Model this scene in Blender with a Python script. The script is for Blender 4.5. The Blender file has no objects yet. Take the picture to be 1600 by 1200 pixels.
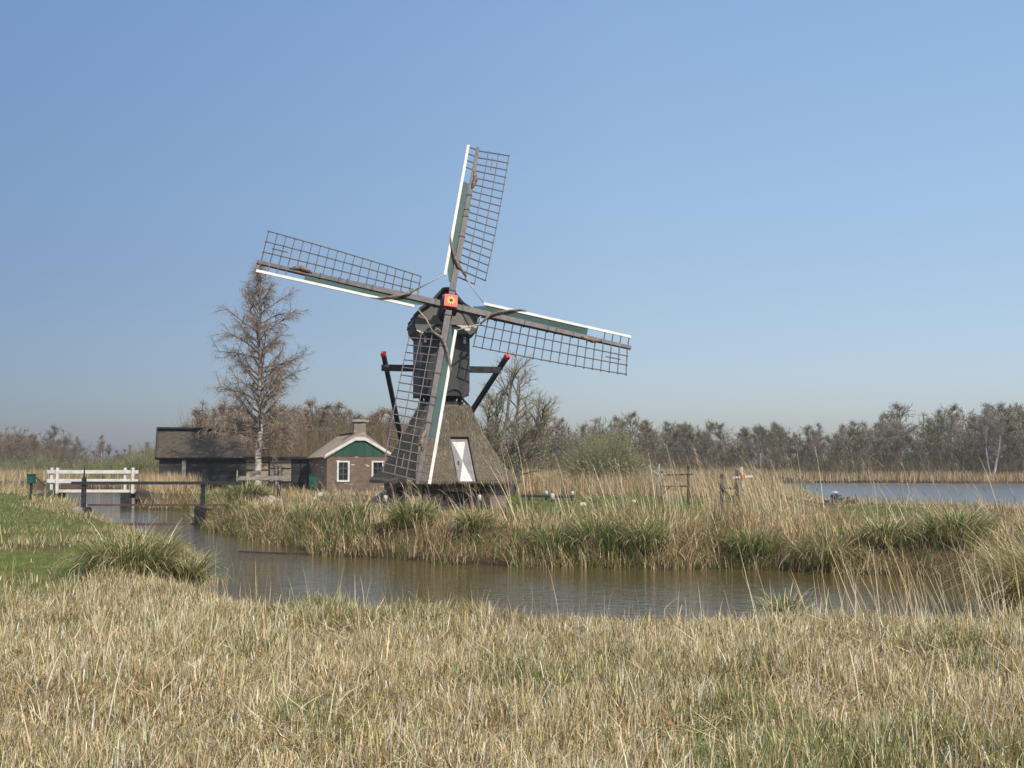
import bpy, bmesh, math, random
import numpy as np
from mathutils import Vector, Matrix, Euler

# ------------------------------------------------------------------ camera, sky, sun, exposure
SC = bpy.context.scene
COL = SC.collection
R = math.radians
EYE, FPX, HOR = 1.9, 1700.0, 729.0
PITCH = math.atan((HOR - 600) / FPX)
cam_d = bpy.data.cameras.new('camera')
cam_d.sensor_width = 36.0
cam_d.lens = 36.0 * FPX / 1600.0
cam_d.clip_start, cam_d.clip_end = 0.1, 6000
cam = bpy.data.objects.new('camera', cam_d)
COL.objects.link(cam)
cam.location = (0, 0, EYE)
cam.rotation_euler = (math.pi / 2 + PITCH, 0, 0)
SC.camera = cam

SUN_AZ, SUN_EL = R(36), R(44)          # azimuth measured from behind the camera towards its right
sv = Vector((math.sin(SUN_AZ) * math.cos(SUN_EL), -math.cos(SUN_AZ) * math.cos(SUN_EL), math.sin(SUN_EL)))
sun_d = bpy.data.lights.new('sun', 'SUN')
sun_d.energy, sun_d.angle, sun_d.color = 4.6, R(0.5), (1.0, 0.93, 0.82)
sun = bpy.data.objects.new('sun', sun_d)
COL.objects.link(sun)
sun.rotation_euler = sv.to_track_quat('Z', 'Y').to_euler()

W = bpy.data.worlds.new('World')
SC.world = W
W.use_nodes = True
wn = W.node_tree
sky = wn.nodes.new('ShaderNodeTexSky')
sky.sky_type = 'NISHITA'
sky.sun_disc = False
sky.sun_elevation = SUN_EL
sky.sun_rotation = -math.atan2(sv.x, sv.y)
sky.altitude = 0
sky.air_density, sky.dust_density, sky.ozone_density = 1.0, 1.6, 1.6
# clear spring air: deeper brightness overhead, a duller quarter of sky away from the sun
wtc = wn.nodes.new('ShaderNodeTexCoord'); wsp = wn.nodes.new('ShaderNodeSeparateXYZ')
wn.links.new(wtc.outputs['Generated'], wsp.inputs[0])
wel = wn.nodes.new('ShaderNodeValToRGB'); wel.color_ramp.interpolation = 'B_SPLINE'
for i_, (p_, g_) in enumerate(((0.0, (0.53, 0.53, 0.61)), (0.09, (0.495, 0.485, 0.535)), (0.23, (0.66, 0.64, 0.60)), (0.45, (0.96, 1.0, 0.97)), (1.0, (1, 1, 1)))):
    e_ = wel.color_ramp.elements[i_] if i_ < 2 else wel.color_ramp.elements.new(p_)
    e_.position = p_; e_.color = (*g_, 1)
wn.links.new(wsp.outputs[2], wel.inputs[0])
wmr = wn.nodes.new('ShaderNodeMapRange'); wmr.inputs[1].default_value = -0.48; wmr.inputs[2].default_value = 0.10
wn.links.new(wsp.outputs[0], wmr.inputs[0])
waz = wn.nodes.new('ShaderNodeMixRGB'); waz.inputs[1].default_value = (1.36, 1.50, 1.74, 1); waz.inputs[2].default_value = (2.0, 2.0, 2.0, 1)
wn.links.new(wmr.outputs[0], waz.inputs[0])
wm1 = wn.nodes.new('ShaderNodeMixRGB'); wm1.blend_type = 'MULTIPLY'; wm1.inputs[0].default_value = 1
wm2 = wn.nodes.new('ShaderNodeMixRGB'); wm2.blend_type = 'MULTIPLY'; wm2.inputs[0].default_value = 1
wn.links.new(sky.outputs[0], wm1.inputs[1]); wn.links.new(wel.outputs[0], wm1.inputs[2])
wn.links.new(wm1.outputs[0], wm2.inputs[1]); wn.links.new(waz.outputs[0], wm2.inputs[2])
wn.links.new(wm2.outputs[0], wn.nodes['Background'].inputs[0])
wn.nodes['Background'].inputs[1].default_value = 0.11
SC.view_settings.view_transform = 'Standard'
SC.view_settings.look = 'None'
SC.view_settings.exposure = 0.0
SC.view_settings.gamma = 1.0

# ------------------------------------------------------------------ helpers
rs = np.random.RandomState
PI = math.pi


def at(px, py, Y):
    """world point that the photograph shows at pixel (px, py), Y metres ahead"""
    a, b = (px - 800) / FPX, (600 - py) / FPX
    c, s = math.cos(PITCH), math.sin(PITCH)
    k = Y / (c - b * s)
    return Vector((a * k, Y, EYE + k * (s + b * c)))


def ground_at(px, py, z=0.0):
    a, b = (px - 800) / FPX, (600 - py) / FPX
    c, s = math.cos(PITCH), math.sin(PITCH)
    k = (z - EYE) / (s + b * c)
    return (a * k, k * (c - b * s))


def tag(o, label=None, cat=None, group=None, kind=None):
    if label: o['label'] = label
    if cat: o['category'] = cat
    if group: o['group'] = group
    if kind: o['kind'] = kind
    return o


def empty(name, loc, rz=0.0, label=None, cat=None, group=None):
    o = bpy.data.objects.new(name, None)
    o.empty_display_size = 0.3
    COL.objects.link(o)
    o.location = loc
    o.rotation_euler = (0, 0, rz)
    return tag(o, label, cat, group)


class MB:
    """collects simple shapes into one mesh; xf is applied to what is added"""
    def __init__(self, xf=None):
        self.v, self.f, self.s, self.xf = [], [], [], xf or Matrix.Identity(4)

    def add(self, vs, fs, smooth=False):
        n = len(self.v)
        self.v += [tuple(self.xf @ Vector(p)) for p in vs]
        self.f += [tuple(i + n for i in f) for f in fs]
        self.s += [smooth] * len(fs)
        return self

    def box(self, a, b, bev=0.0):
        (x0, y0, z0), (x1, y1, z1) = a, b
        x0, x1 = min(x0, x1), max(x0, x1); y0, y1 = min(y0, y1), max(y0, y1); z0, z1 = min(z0, z1), max(z0, z1)
        if bev <= 0:
            vs = [(x0, y0, z0), (x1, y0, z0), (x1, y1, z0), (x0, y1, z0), (x0, y0, z1), (x1, y0, z1), (x1, y1, z1), (x0, y1, z1)]
            return self.add(vs, [(0, 3, 2, 1), (4, 5, 6, 7), (0, 1, 5, 4), (1, 2, 6, 5), (2, 3, 7, 6), (3, 0, 4, 7)])
        bm = bmesh.new()
        bmesh.ops.create_cube(bm, size=1, matrix=Matrix.Translation(((x0 + x1) / 2, (y0 + y1) / 2, (z0 + z1) / 2)) @ Matrix.Diagonal((x1 - x0, y1 - y0, z1 - z0, 1)))
        bmesh.ops.bevel(bm, geom=bm.edges[:], offset=bev, segments=2, affect='EDGES')
        bm.verts.index_update()
        self.add([v.co[:] for v in bm.verts], [[v.index for v in f.verts] for f in bm.faces])
        bm.free()
        return self

    def bar(self, p, q, w, h=None, w2=None, h2=None, up=(0, 0, 1)):
        """rectangular beam from p to q"""
        h = w if h is None else h
        w2 = w if w2 is None else w2
        h2 = h if h2 is None else h2
        p, q = Vector(p), Vector(q)
        d = (q - p).normalized()
        s = d.cross(Vector(up))
        if s.length < 1e-4: s = d.cross(Vector((0, 1, 0)))
        s.normalize()
        u = s.cross(d)
        vs = []
        for c, a, b in ((p, w / 2, h / 2), (q, w2 / 2, h2 / 2)):
            vs += [c - s * a - u * b, c + s * a - u * b, c + s * a + u * b, c - s * a + u * b]
        return self.add(vs, [(3, 2, 1, 0), (4, 5, 6, 7), (0, 1, 5, 4), (1, 2, 6, 5), (2, 3, 7, 6), (3, 0, 4, 7)])

    def tube(self, pts, rad, n=8):
        pts = [Vector(p) for p in pts]
        if not hasattr(rad, '__len__'): rad = [rad] * len(pts)
        vs, fs = [], []
        for i, p in enumerate(pts):
            d = (pts[min(i + 1, len(pts) - 1)] - pts[max(i - 1, 0)]).normalized()
            s = d.cross(Vector((0.13, 0.21, 1)))
            if s.length < 1e-3: s = d.cross(Vector((1, 0, 0)))
            s.normalize(); u = s.cross(d)
            for k in range(n):
                a = 2 * PI * k / n
                vs.append(p + (s * math.cos(a) + u * math.sin(a)) * rad[i])
        for i in range(len(pts) - 1):
            for k in range(n):
                fs.append((i * n + k, i * n + (k + 1) % n, (i + 1) * n + (k + 1) % n, (i + 1) * n + k))
        fs.append(tuple(range(n))[::-1]); fs.append(tuple(range((len(pts) - 1) * n, len(pts) * n)))
        return self.add(vs, fs, True)

    def prism(self, prof, y0, y1):
        """closed (x, z) profile pushed from y0 to y1"""
        n = len(prof)
        vs = [(x, y0, z) for x, z in prof] + [(x, y1, z) for x, z in prof]
        fs = [tuple(range(n)), tuple(range(2 * n - 1, n - 1, -1))]
        fs += [(i, i + n, (i + 1) % n + n, (i + 1) % n) for i in range(n)]
        return self.add(vs, fs)

    def build(self, name, mat, parent=None, label=None):
        me = bpy.data.meshes.new(name)
        me.from_pydata(self.v, [], self.f)
        me.update()
        bm = bmesh.new(); bm.from_mesh(me)
        bmesh.ops.recalc_face_normals(bm, faces=bm.faces)
        bm.to_mesh(me); bm.free()
        me.polygons.foreach_set('use_smooth', self.s)
        me.materials.append(mat)
        o = bpy.data.objects.new(name, me)
        COL.objects.link(o)
        if parent is not None: o.parent = parent
        if label: o['label'] = label
        return o


def np_mesh(name, V, F, C, mat, parent=None, smooth=False):
    """big quad mesh from arrays, C a colour per vertex"""
    V = np.asarray(V, np.float32).reshape(-1, 3); F = np.asarray(F, np.int32).reshape(-1, 4)
    me = bpy.data.meshes.new(name)
    me.vertices.add(len(V)); me.vertices.foreach_set('co', V.ravel())
    me.loops.add(F.size); me.loops.foreach_set('vertex_index', F.ravel())
    me.polygons.add(len(F)); me.polygons.foreach_set('loop_start', np.arange(0, F.size, 4, dtype=np.int32))
    if smooth: me.polygons.foreach_set('use_smooth', np.ones(len(F), bool))
    a = me.color_attributes.new('Col', 'FLOAT_COLOR', 'POINT')
    C4 = np.ones((len(V), 4), np.float32); C4[:, :3] = C
    a.data.foreach_set('color', C4.ravel())
    me.update(calc_edges=True)
    me.materials.append(mat)
    o = bpy.data.objects.new(name, me)
    COL.objects.link(o)
    if parent is not None: o.parent = parent
    return o


def vnoise(x, y, s, seed=0):
    x = np.asarray(x, float) / s + seed * 17.3; y = np.asarray(y, float) / s + seed * 9.1
    xi, yi = np.floor(x).astype(np.int64), np.floor(y).astype(np.int64)
    fx, fy = x - xi, y - yi
    fx, fy = fx * fx * (3 - 2 * fx), fy * fy * (3 - 2 * fy)
    def hsh(i, j):
        h = (i * 374761393 + j * 668265263 + seed * 69069) & 0xFFFFFFFF
        h = ((h ^ (h >> 13)) * 1274126177) & 0xFFFFFFFF
        return ((h ^ (h >> 16)) & 0xFFFF) / 65535.0
    return (hsh(xi, yi) * (1 - fx) + hsh(xi + 1, yi) * fx) * (1 - fy) + (hsh(xi, yi + 1) * (1 - fx) + hsh(xi + 1, yi + 1) * fx) * fy


# ------------------------------------------------------------------ materials
def new_mat(name):
    m = bpy.data.materials.new(name); m.use_nodes = True
    return m, m.node_tree.nodes, m.node_tree.links, m.node_tree.nodes['Principled BSDF']


def noise_mat(name, c1, c2, scale=6.0, stretch=(1, 1, 1), rough=0.8, bump=0.2, detail=6, spots=None, dist=0.02, ramp=(0.35, 0.65), spec=0.3):
    m, N, L, b = new_mat(name)
    tc = N.new('ShaderNodeTexCoord'); mp = N.new('ShaderNodeMapping')
    mp.inputs['Scale'].default_value = stretch
    L.new(tc.outputs['Object'], mp.inputs[0])
    nz = N.new('ShaderNodeTexNoise'); nz.inputs['Scale'].default_value = scale; nz.inputs['Detail'].default_value = detail
    L.new(mp.outputs[0], nz.inputs[0])
    cr = N.new('ShaderNodeValToRGB')
    cr.color_ramp.elements[0].position, cr.color_ramp.elements[1].position = ramp
    cr.color_ramp.elements[0].color = (*c1, 1); cr.color_ramp.elements[1].color = (*c2, 1)
    L.new(nz.outputs[0], cr.inputs[0])
    out = cr.outputs[0]
    if spots:
        col, sc, lo, hi = spots
        n2 = N.new('ShaderNodeTexNoise'); n2.inputs['Scale'].default_value = sc; n2.inputs['Detail'].default_value = 4
        L.new(tc.outputs['Object'], n2.inputs[0])
        r2 = N.new('ShaderNodeValToRGB'); r2.color_ramp.elements[0].position = lo; r2.color_ramp.elements[1].position = hi
        L.new(n2.outputs[0], r2.inputs[0])
        mx = N.new('ShaderNodeMixRGB'); mx.inputs[2].default_value = (*col, 1)
        L.new(r2.outputs[0], mx.inputs[0]); L.new(out, mx.inputs[1]); out = mx.outputs[0]
    L.new(out, b.inputs['Base Color'])
    b.inputs['Roughness'].default_value = rough
    b.inputs['Specular IOR Level'].default_value = spec
    if bump:
        bp = N.new('ShaderNodeBump'); bp.inputs['Strength'].default_value = bump; bp.inputs['Distance'].default_value = dist
        L.new(nz.outputs[0], bp.inputs['Height']); L.new(bp.outputs[0], b.inputs['Normal'])
    return m


def board_mat(name, c1, c2, pitch, axis='Z', rough=0.7, gap=0.5, spec=0.3):
    """painted or tarred boards: a fine groove every `pitch` metres along an object axis, grain across it"""
    m, N, L, b = new_mat(name)
    tc = N.new('ShaderNodeTexCoord'); sp = N.new('ShaderNodeSeparateXYZ')
    L.new(tc.outputs['Object'], sp.inputs[0])
    d = N.new('ShaderNodeMath'); d.operation = 'DIVIDE'; d.inputs[1].default_value = pitch
    L.new(sp.outputs[axis], d.inputs[0])
    fr = N.new('ShaderNodeMath'); fr.operation = 'FRACT'; L.new(d.outputs[0], fr.inputs[0])
    fl = N.new('ShaderNodeMath'); fl.operation = 'FLOOR'; L.new(d.outputs[0], fl.inputs[0])
    wh = N.new('ShaderNodeTexWhiteNoise'); wh.noise_dimensions = '1D'; L.new(fl.outputs[0], wh.inputs['W'])
    nz = N.new('ShaderNodeTexNoise'); nz.inputs['Scale'].default_value = 5; nz.inputs['Detail'].default_value = 6
    mp = N.new('ShaderNodeMapping'); mp.inputs['Scale'].default_value = (1, 1, 6) if axis == 'Z' else (6, 6, 0.7)
    L.new(tc.outputs['Object'], mp.inputs[0]); L.new(mp.outputs[0], nz.inputs[0])
    ad = N.new('ShaderNodeMath'); ad.operation = 'MULTIPLY_ADD'; ad.inputs[1].default_value = 0.55; L.new(wh.outputs[0], ad.inputs[0])
    sc = N.new('ShaderNodeMath'); sc.operation = 'MULTIPLY'; sc.inputs[1].default_value = 0.6; L.new(nz.outputs[0], sc.inputs[0]); L.new(sc.outputs[0], ad.inputs[2])
    cr = N.new('ShaderNodeValToRGB'); cr.color_ramp.elements[0].position = 0.15; cr.color_ramp.elements[1].position = 0.85
    cr.color_ramp.elements[0].color = (*c1, 1); cr.color_ramp.elements[1].color = (*c2, 1)
    L.new(ad.outputs[0], cr.inputs[0]); L.new(cr.outputs[0], b.inputs['Base Color'])
    lt = N.new('ShaderNodeMath'); lt.operation = 'GREATER_THAN'; lt.inputs[1].default_value = 0.08; L.new(fr.outputs[0], lt.inputs[0])
    hh = N.new('ShaderNodeMath'); hh.operation = 'MULTIPLY_ADD'; hh.inputs[1].default_value = 0.25; L.new(nz.outputs[0], hh.inputs[0]); L.new(lt.outputs[0], hh.inputs[2])
    bp = N.new('ShaderNodeBump'); bp.inputs['Strength'].default_value = gap; bp.inputs['Distance'].default_value = 0.02
    L.new(hh.outputs[0], bp.inputs['Height']); L.new(bp.outputs[0], b.inputs['Normal'])
    b.inputs['Roughness'].default_value = rough; b.inputs['Specular IOR Level'].default_value = spec
    return m


def veg_mat(name, rough=0.75, transl=0.25, noise=0.0):
    """plant tissue: colour from each blade's own attribute"""
    m, N, L, b = new_mat(name)
    at_ = N.new('ShaderNodeVertexColor'); at_.layer_name = 'Col'
    L.new(at_.outputs[0], b.inputs['Base Color'])
    b.inputs['Roughness'].default_value = rough
    b.inputs['Specular IOR Level'].default_value = 0.25
    if transl:
        t = N.new('ShaderNodeBsdfTranslucent'); L.new(at_.outputs[0], t.inputs[0])
        mx = N.new('ShaderNodeMixShader'); mx.inputs[0].default_value = transl
        L.new(b.outputs[0], mx.inputs[1]); L.new(t.outputs[0], mx.inputs[2])
        L.new(mx.outputs[0], N['Material Output'].inputs[0])
    return m


def ground_mat():
    m, N, L, b = new_mat('soil_and_turf')
    at_ = N.new('ShaderNodeVertexColor'); at_.layer_name = 'Col'
    geo = N.new('ShaderNodeNewGeometry')
    nz = N.new('ShaderNodeTexNoise'); nz.inputs['Scale'].default_value = 3.0; nz.inputs['Detail'].default_value = 8; nz.inputs['Roughness'].default_value = 0.7
    L.new(geo.outputs['Position'], nz.inputs[0])
    cr = N.new('ShaderNodeValToRGB'); cr.color_ramp.elements[0].position = 0.3; cr.color_ramp.elements[1].position = 0.72
    cr.color_ramp.elements[0].color = (0.55, 0.5, 0.45, 1); cr.color_ramp.elements[1].color = (1.3, 1.3, 1.2, 1)
    L.new(nz.outputs[0], cr.inputs[0])
    mx = N.new('ShaderNodeMixRGB'); mx.blend_type = 'MULTIPLY'; mx.inputs[0].default_value = 1
    L.new(at_.outputs[0], mx.inputs[1]); L.new(cr.outputs[0], mx.inputs[2]); L.new(mx.outputs[0], b.inputs['Base Color'])
    b.inputs['Roughness'].default_value = 0.95; b.inputs['Specular IOR Level'].default_value = 0.1
    n2 = N.new('ShaderNodeTexNoise'); n2.inputs['Scale'].default_value = 22; n2.inputs['Detail'].default_value = 6
    L.new(geo.outputs['Position'], n2.inputs[0])
    bp = N.new('ShaderNodeBump'); bp.inputs['Strength'].default_value = 0.8; bp.inputs['Distance'].default_value = 0.06
    L.new(n2.outputs[0], bp.inputs['Height']); L.new(bp.outputs[0], b.inputs['Normal'])
    return m


def water_mat(name, base, s1, strength, rough=0.04):
    m, N, L, b = new_mat(name)
    geo = N.new('ShaderNodeNewGeometry'); mp = N.new('ShaderNodeMapping')
    mp.inputs['Rotation'].default_value = (0, 0, R(12)); mp.inputs['Scale'].default_value = (0.5, 1.7, 1)
    L.new(geo.outputs['Position'], mp.inputs[0])
    nz = N.new('ShaderNodeTexNoise'); nz.inputs['Scale'].default_value = s1; nz.inputs['Detail'].default_value = 4; nz.inputs['Distortion'].default_value = 0.6
    L.new(mp.outputs[0], nz.inputs[0])
    bp = N.new('ShaderNodeBump'); bp.inputs['Strength'].default_value = strength; bp.inputs['Distance'].default_value = 0.05
    L.new(nz.outputs[0], bp.inputs['Height']); L.new(bp.outputs[0], b.inputs['Normal'])
    b.inputs['Base Color'].default_value = (*base, 1); b.inputs['Roughness'].default_value = rough; b.inputs['IOR'].default_value = 1.33
    b.inputs['Specular IOR Level'].default_value = 0.5
    return m


def brick_mat(name, c1, c2, mortar, pale=None):
    m, N, L, b = new_mat(name)
    tc = N.new('ShaderNodeTexCoord'); sp = N.new('ShaderNodeSeparateXYZ'); cb = N.new('ShaderNodeCombineXYZ')
    L.new(tc.outputs['Object'], sp.inputs[0])
    ad = N.new('ShaderNodeMath'); L.new(sp.outputs[0], ad.inputs[0]); L.new(sp.outputs[1], ad.inputs[1])
    L.new(ad.outputs[0], cb.inputs[0]); L.new(sp.outputs[2], cb.inputs[1])
    br = N.new('ShaderNodeTexBrick')
    br.inputs['Color1'].default_value = (*c1, 1); br.inputs['Color2'].default_value = (*c2, 1); br.inputs['Mortar'].default_value = (*mortar, 1)
    br.inputs['Scale'].default_value = 1.0; br.inputs['Brick Width'].default_value = 0.22; br.inputs['Row Height'].default_value = 0.065
    br.inputs['Mortar Size'].default_value = 0.006; br.inputs['Bias'].default_value = -0.2
    L.new(cb.outputs[0], br.inputs[0])
    out = br.outputs[0]
    nz = N.new('ShaderNodeTexNoise'); nz.inputs['Scale'].default_value = 3; nz.inputs['Detail'].default_value = 6; L.new(tc.outputs['Object'], nz.inputs[0])
    mx = N.new('ShaderNodeMixRGB'); mx.blend_type = 'OVERLAY'; mx.inputs[0].default_value = 0.6
    L.new(out, mx.inputs[1]); L.new(nz.outputs[0], mx.inputs[2])
    hs = N.new('ShaderNodeHueSaturation'); hs.inputs['Saturation'].default_value = 0.86; L.new(mx.outputs[0], hs.inputs['Color']); out = hs.outputs[0]
    if pale:
        # odd pale replacement bricks
        b2 = N.new('ShaderNodeTexBrick')
        b2.inputs['Color1'].default_value = (0, 0, 0, 1); b2.inputs['Color2'].default_value = (1, 1, 1, 1); b2.inputs['Mortar'].default_value = (0, 0, 0, 1)
        b2.inputs['Scale'].default_value = 1; b2.inputs['Brick Width'].default_value = 0.22; b2.inputs['Row Height'].default_value = 0.065; b2.inputs['Mortar Size'].default_value = 0.004
        L.new(cb.outputs[0], b2.inputs[0])
        r = N.new('ShaderNodeValToRGB'); r.color_ramp.elements[0].position = 0.95; r.color_ramp.elements[1].position = 0.97
        L.new(b2.outputs[0], r.inputs[0])
        m3 = N.new('ShaderNodeMixRGB'); m3.inputs[2].default_value = (*pale, 1)
        L.new(r.outputs[0], m3.inputs[0]); L.new(out, m3.inputs[1]); out = m3.outputs[0]
    L.new(out, b.inputs['Base Color']); b.inputs['Roughness'].default_value = 0.9
    bp = N.new('ShaderNodeBump'); bp.inputs['Strength'].default_value = 0.4; bp.inputs['Distance'].default_value = 0.01; bp.invert = True
    L.new(br.outputs['Fac'], bp.inputs['Height']); L.new(bp.outputs[0], b.inputs['Normal'])
    return m


M = {}
M['veg'] = veg_mat('dry_grass_tissue', 0.7, 0.22)
M['twig'] = veg_mat('twig_bark', 0.85, 0.0)
M['leaf'] = veg_mat('young_leaf', 0.6, 0.3)
M['ground'] = ground_mat()
M['canal'] = water_mat('canal_water', (0.088, 0.064, 0.024), 4.5, 0.40)
M['lake'] = water_mat('lake_water', (0.12, 0.118, 0.11), 4.0, 0.12, 0.28)
M['thatch'] = noise_mat('weathered_thatch', (0.07, 0.056, 0.040), (0.19, 0.158, 0.115), 9, (3.2, 3.2, 0.5), 0.95, 0.9, 8, ((0.10, 0.085, 0.04), 1.6, 0.5, 0.75), 0.05, (0.3, 0.7), 0.1)
M['thatch_roof'] = noise_mat('grey_brown_thatch', (0.20, 0.16, 0.115), (0.40, 0.33, 0.25), 7, (1, 3, 3), 0.95, 0.7, 8, None, 0.05, (0.3, 0.7), 0.1)
M['barn_roof'] = noise_mat('old_barn_thatch', (0.042, 0.034, 0.026), (0.11, 0.088, 0.066), 5, (0.8, 3, 3), 0.95, 0.7, 8, ((0.05, 0.05, 0.03), 0.8, 0.5, 0.7), 0.05, (0.3, 0.7), 0.1)
M['tar'] = board_mat('tarred_boards', (0.022, 0.024, 0.026), (0.05, 0.052, 0.054), 0.16, 'Z', 0.55, 0.7)
M['tar_v'] = board_mat('tarred_upright_boards', (0.03, 0.031, 0.033), (0.062, 0.06, 0.058), 0.15, 'X', 0.55, 0.5)
M['grey_board'] = board_mat('weathered_grey_boards', (0.11, 0.105, 0.10), (0.19, 0.18, 0.17), 0.19, 'X', 0.7, 0.5)
M['black'] = noise_mat('tarred_timber', (0.012, 0.013, 0.015), (0.04, 0.04, 0.042), 8, (1, 1, 1), 0.55, 0.2)
M['barn_wall'] = board_mat('black_barn_boards', (0.012, 0.012, 0.013), (0.035, 0.032, 0.03), 0.2, 'Z', 0.7, 0.8)
M['spar'] = noise_mat('dark_painted_spar', (0.055, 0.045, 0.046), (0.105, 0.088, 0.09), 6, (1, 1, 1), 0.5, 0.15)
M['lath'] = noise_mat('brown_lattice_lath', (0.055, 0.048, 0.052), (0.10, 0.085, 0.085), 6, (1, 1, 1), 0.55, 0.1)
M['green'] = noise_mat('mill_green_paint', (0.028, 0.062, 0.048), (0.045, 0.085, 0.066), 3, (1, 1, 1), 0.28, 0.05, 4, None, 0.01, (0.3, 0.7), 0.6)
M['gable_green'] = board_mat('green_gable_boards', (0.018, 0.06, 0.042), (0.03, 0.085, 0.058), 0.14, 'X', 0.45, 0.6)
M['bin_green'] = noise_mat('bottle_green_plastic', (0.01, 0.06, 0.045), (0.018, 0.085, 0.06), 3, (1, 1, 1), 0.45, 0.05)
M['white'] = noise_mat('white_paint', (0.50, 0.485, 0.435), (0.64, 0.63, 0.58), 4, (1, 1, 1), 0.55, 0.06, 8, ((0.40, 0.37, 0.29), 6, 0.60, 0.80), 0.01)
M['cream'] = noise_mat('cream_paint', (0.55, 0.50, 0.40), (0.66, 0.6, 0.5), 5, (1, 1, 1), 0.6, 0.05)
M['door_grey'] = noise_mat('grey_door_paint', (0.17, 0.16, 0.155), (0.24, 0.225, 0.22), 5, (1, 1, 1), 0.6, 0.1)
M['red'] = noise_mat('red_paint', (0.55, 0.035, 0.03), (0.66, 0.06, 0.045), 5, (1, 1, 1), 0.45, 0.05)
M['yellow'] = noise_mat('yellow_paint', (0.75, 0.5, 0.05), (0.85, 0.6, 0.1), 5, (1, 1, 1), 0.5, 0.03)
M['iron'] = noise_mat('black_iron', (0.015, 0.015, 0.017), (0.035, 0.033, 0.03), 10, (1, 1, 1), 0.5, 0.2)
M['canvas'] = noise_mat('furled_brown_canvas', (0.10, 0.065, 0.045), (0.26, 0.2, 0.15), 12, (1, 1, 1), 0.85, 0.6)
M['rope'] = noise_mat('grey_rope', (0.30, 0.27, 0.22), (0.45, 0.41, 0.34), 30, (1, 1, 1), 0.9, 0.3)
M['brick'] = brick_mat('brown_brick', (0.135, 0.076, 0.045), (0.19, 0.115, 0.072), (0.15, 0.12, 0.09), (0.48, 0.42, 0.34))
M['brick_pale'] = brick_mat('pale_brown_brick', (0.19, 0.135, 0.092), (0.26, 0.19, 0.135), (0.20, 0.17, 0.135), (0.5, 0.46, 0.4))
M['grey_wood'] = noise_mat('weathered_grey_wood', (0.16, 0.135, 0.105), (0.34, 0.30, 0.245), 6, (0.6, 5, 5), 0.85, 0.4)
M['tan_wood'] = board_mat('tan_panel_boards', (0.24, 0.18, 0.12), (0.36, 0.28, 0.19), 0.32, 'Z', 0.85, 1.0)
M['dark_wood'] = noise_mat('dark_wet_wood', (0.025, 0.02, 0.017), (0.07, 0.055, 0.043), 6, (3, 3, 1), 0.7, 0.4)
M['rust'] = noise_mat('rusty_steel', (0.06, 0.034, 0.022), (0.13, 0.072, 0.045), 8, (1, 1, 1), 0.75, 0.3)
M['glass'] = noise_mat('dark_window_glass', (0.012, 0.014, 0.016), (0.022, 0.025, 0.028), 2, (1, 1, 1), 0.06, 0.0, spec=0.6)
M['sand'] = noise_mat('pale_sand', (0.42, 0.36, 0.27), (0.56, 0.5, 0.4), 5, (1, 1, 1), 0.95, 0.8, 8, None, 0.05)
M['stone'] = noise_mat('pale_stone', (0.38, 0.36, 0.32), (0.52, 0.5, 0.46), 6, (1, 1, 1), 0.9, 0.4)
M['concrete'] = noise_mat('grey_concrete', (0.24, 0.22, 0.19), (0.36, 0.33, 0.29), 4, (1, 1, 1), 0.9, 0.3, 8, ((0.2, 0.1, 0.06), 2, 0.6, 0.75))
M['hull'] = noise_mat('dark_boat_paint', (0.025, 0.04, 0.045), (0.05, 0.07, 0.075), 5, (1, 1, 1), 0.35, 0.1)
M['cowl'] = noise_mat('pale_motor_cowl', (0.45, 0.55, 0.56), (0.6, 0.68, 0.68), 5, (1, 1, 1), 0.3, 0.0)

# ------------------------------------------------------------------ terrain: marsh, canal, lake
far_bank = [ground_at(*p) for p in ((1900, 922), (1600, 906), (1500, 903), (1300, 898), (1100, 890), (900, 885), (800, 885), (700, 880), (600, 874), (500, 866), (430, 852), (350, 830))]
CANAL = far_bank + [(-10.25, 36.5), (-10.3, 38), (-12.2, 43), (-13.0, 46), (-17.3, 50), (-17.9, 53), (-24, 72), (-36, 92), (-62, 95),
                    (-62, 73), (-37, 72), (-28, 64), (-20.8, 50), (-17, 43.5), (-14.2, 38), (-14.1, 36), (-11.6, 32), (-9.3, 28), (-7.8, 25), (-6.2, 21.4), (-5.0, 18.4), (-4.1, 16.0),
                    (-2.8, 14.4), (0, 13.4), (3, 13.1), (4.6, 12.6), (5.9, 12.6), (6.8, 13.4), (8, 14.6), (10, 15.2), (14, 15.3), (20, 15.6), (32, 15.8)]
LAKE = [(16, 122), (40, 124), (75, 119), (150, 112), (150, 40), (60, 42), (30, 45.5), (21, 46), (17.5, 48), (16, 53), (17.5, 62), (15, 75)]
CANAL, LAKE = np.array(CANAL), np.array(LAKE)


def sdist(x, y, poly):
    """distance to a polygon's edge, negative inside"""
    x, y = np.asarray(x, float), np.asarray(y, float)
    d2 = np.full(x.shape, 1e12); ins = np.zeros(x.shape, bool)
    n = len(poly)
    for i in range(n):
        ax, ay = poly[i]; bx, by = poly[(i + 1) % n]
        ex, ey = bx - ax, by - ay
        t = np.clip(((x - ax) * ex + (y - ay) * ey) / (ex * ex + ey * ey), 0, 1)
        d2 = np.minimum(d2, (x - ax - t * ex) ** 2 + (y - ay - t * ey) ** 2)
        c = ((ay > y) != (by > y)) & (x < (bx - ax) * (y - ay) / (by - ay + 1e-12) + ax)
        ins ^= c
    d = np.sqrt(d2)
    return np.where(ins, -d, d)


def sstep(a, b, x):
    t = np.clip((x - a) / (b - a), 0, 1)
    return t * t * (3 - 2 * t)


def wobble(x, y):
    return 0.85 * (vnoise(x, y, 1.9, 5) - 0.5) + 0.35 * (vnoise(x, y, 0.6, 6) - 0.5)


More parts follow.
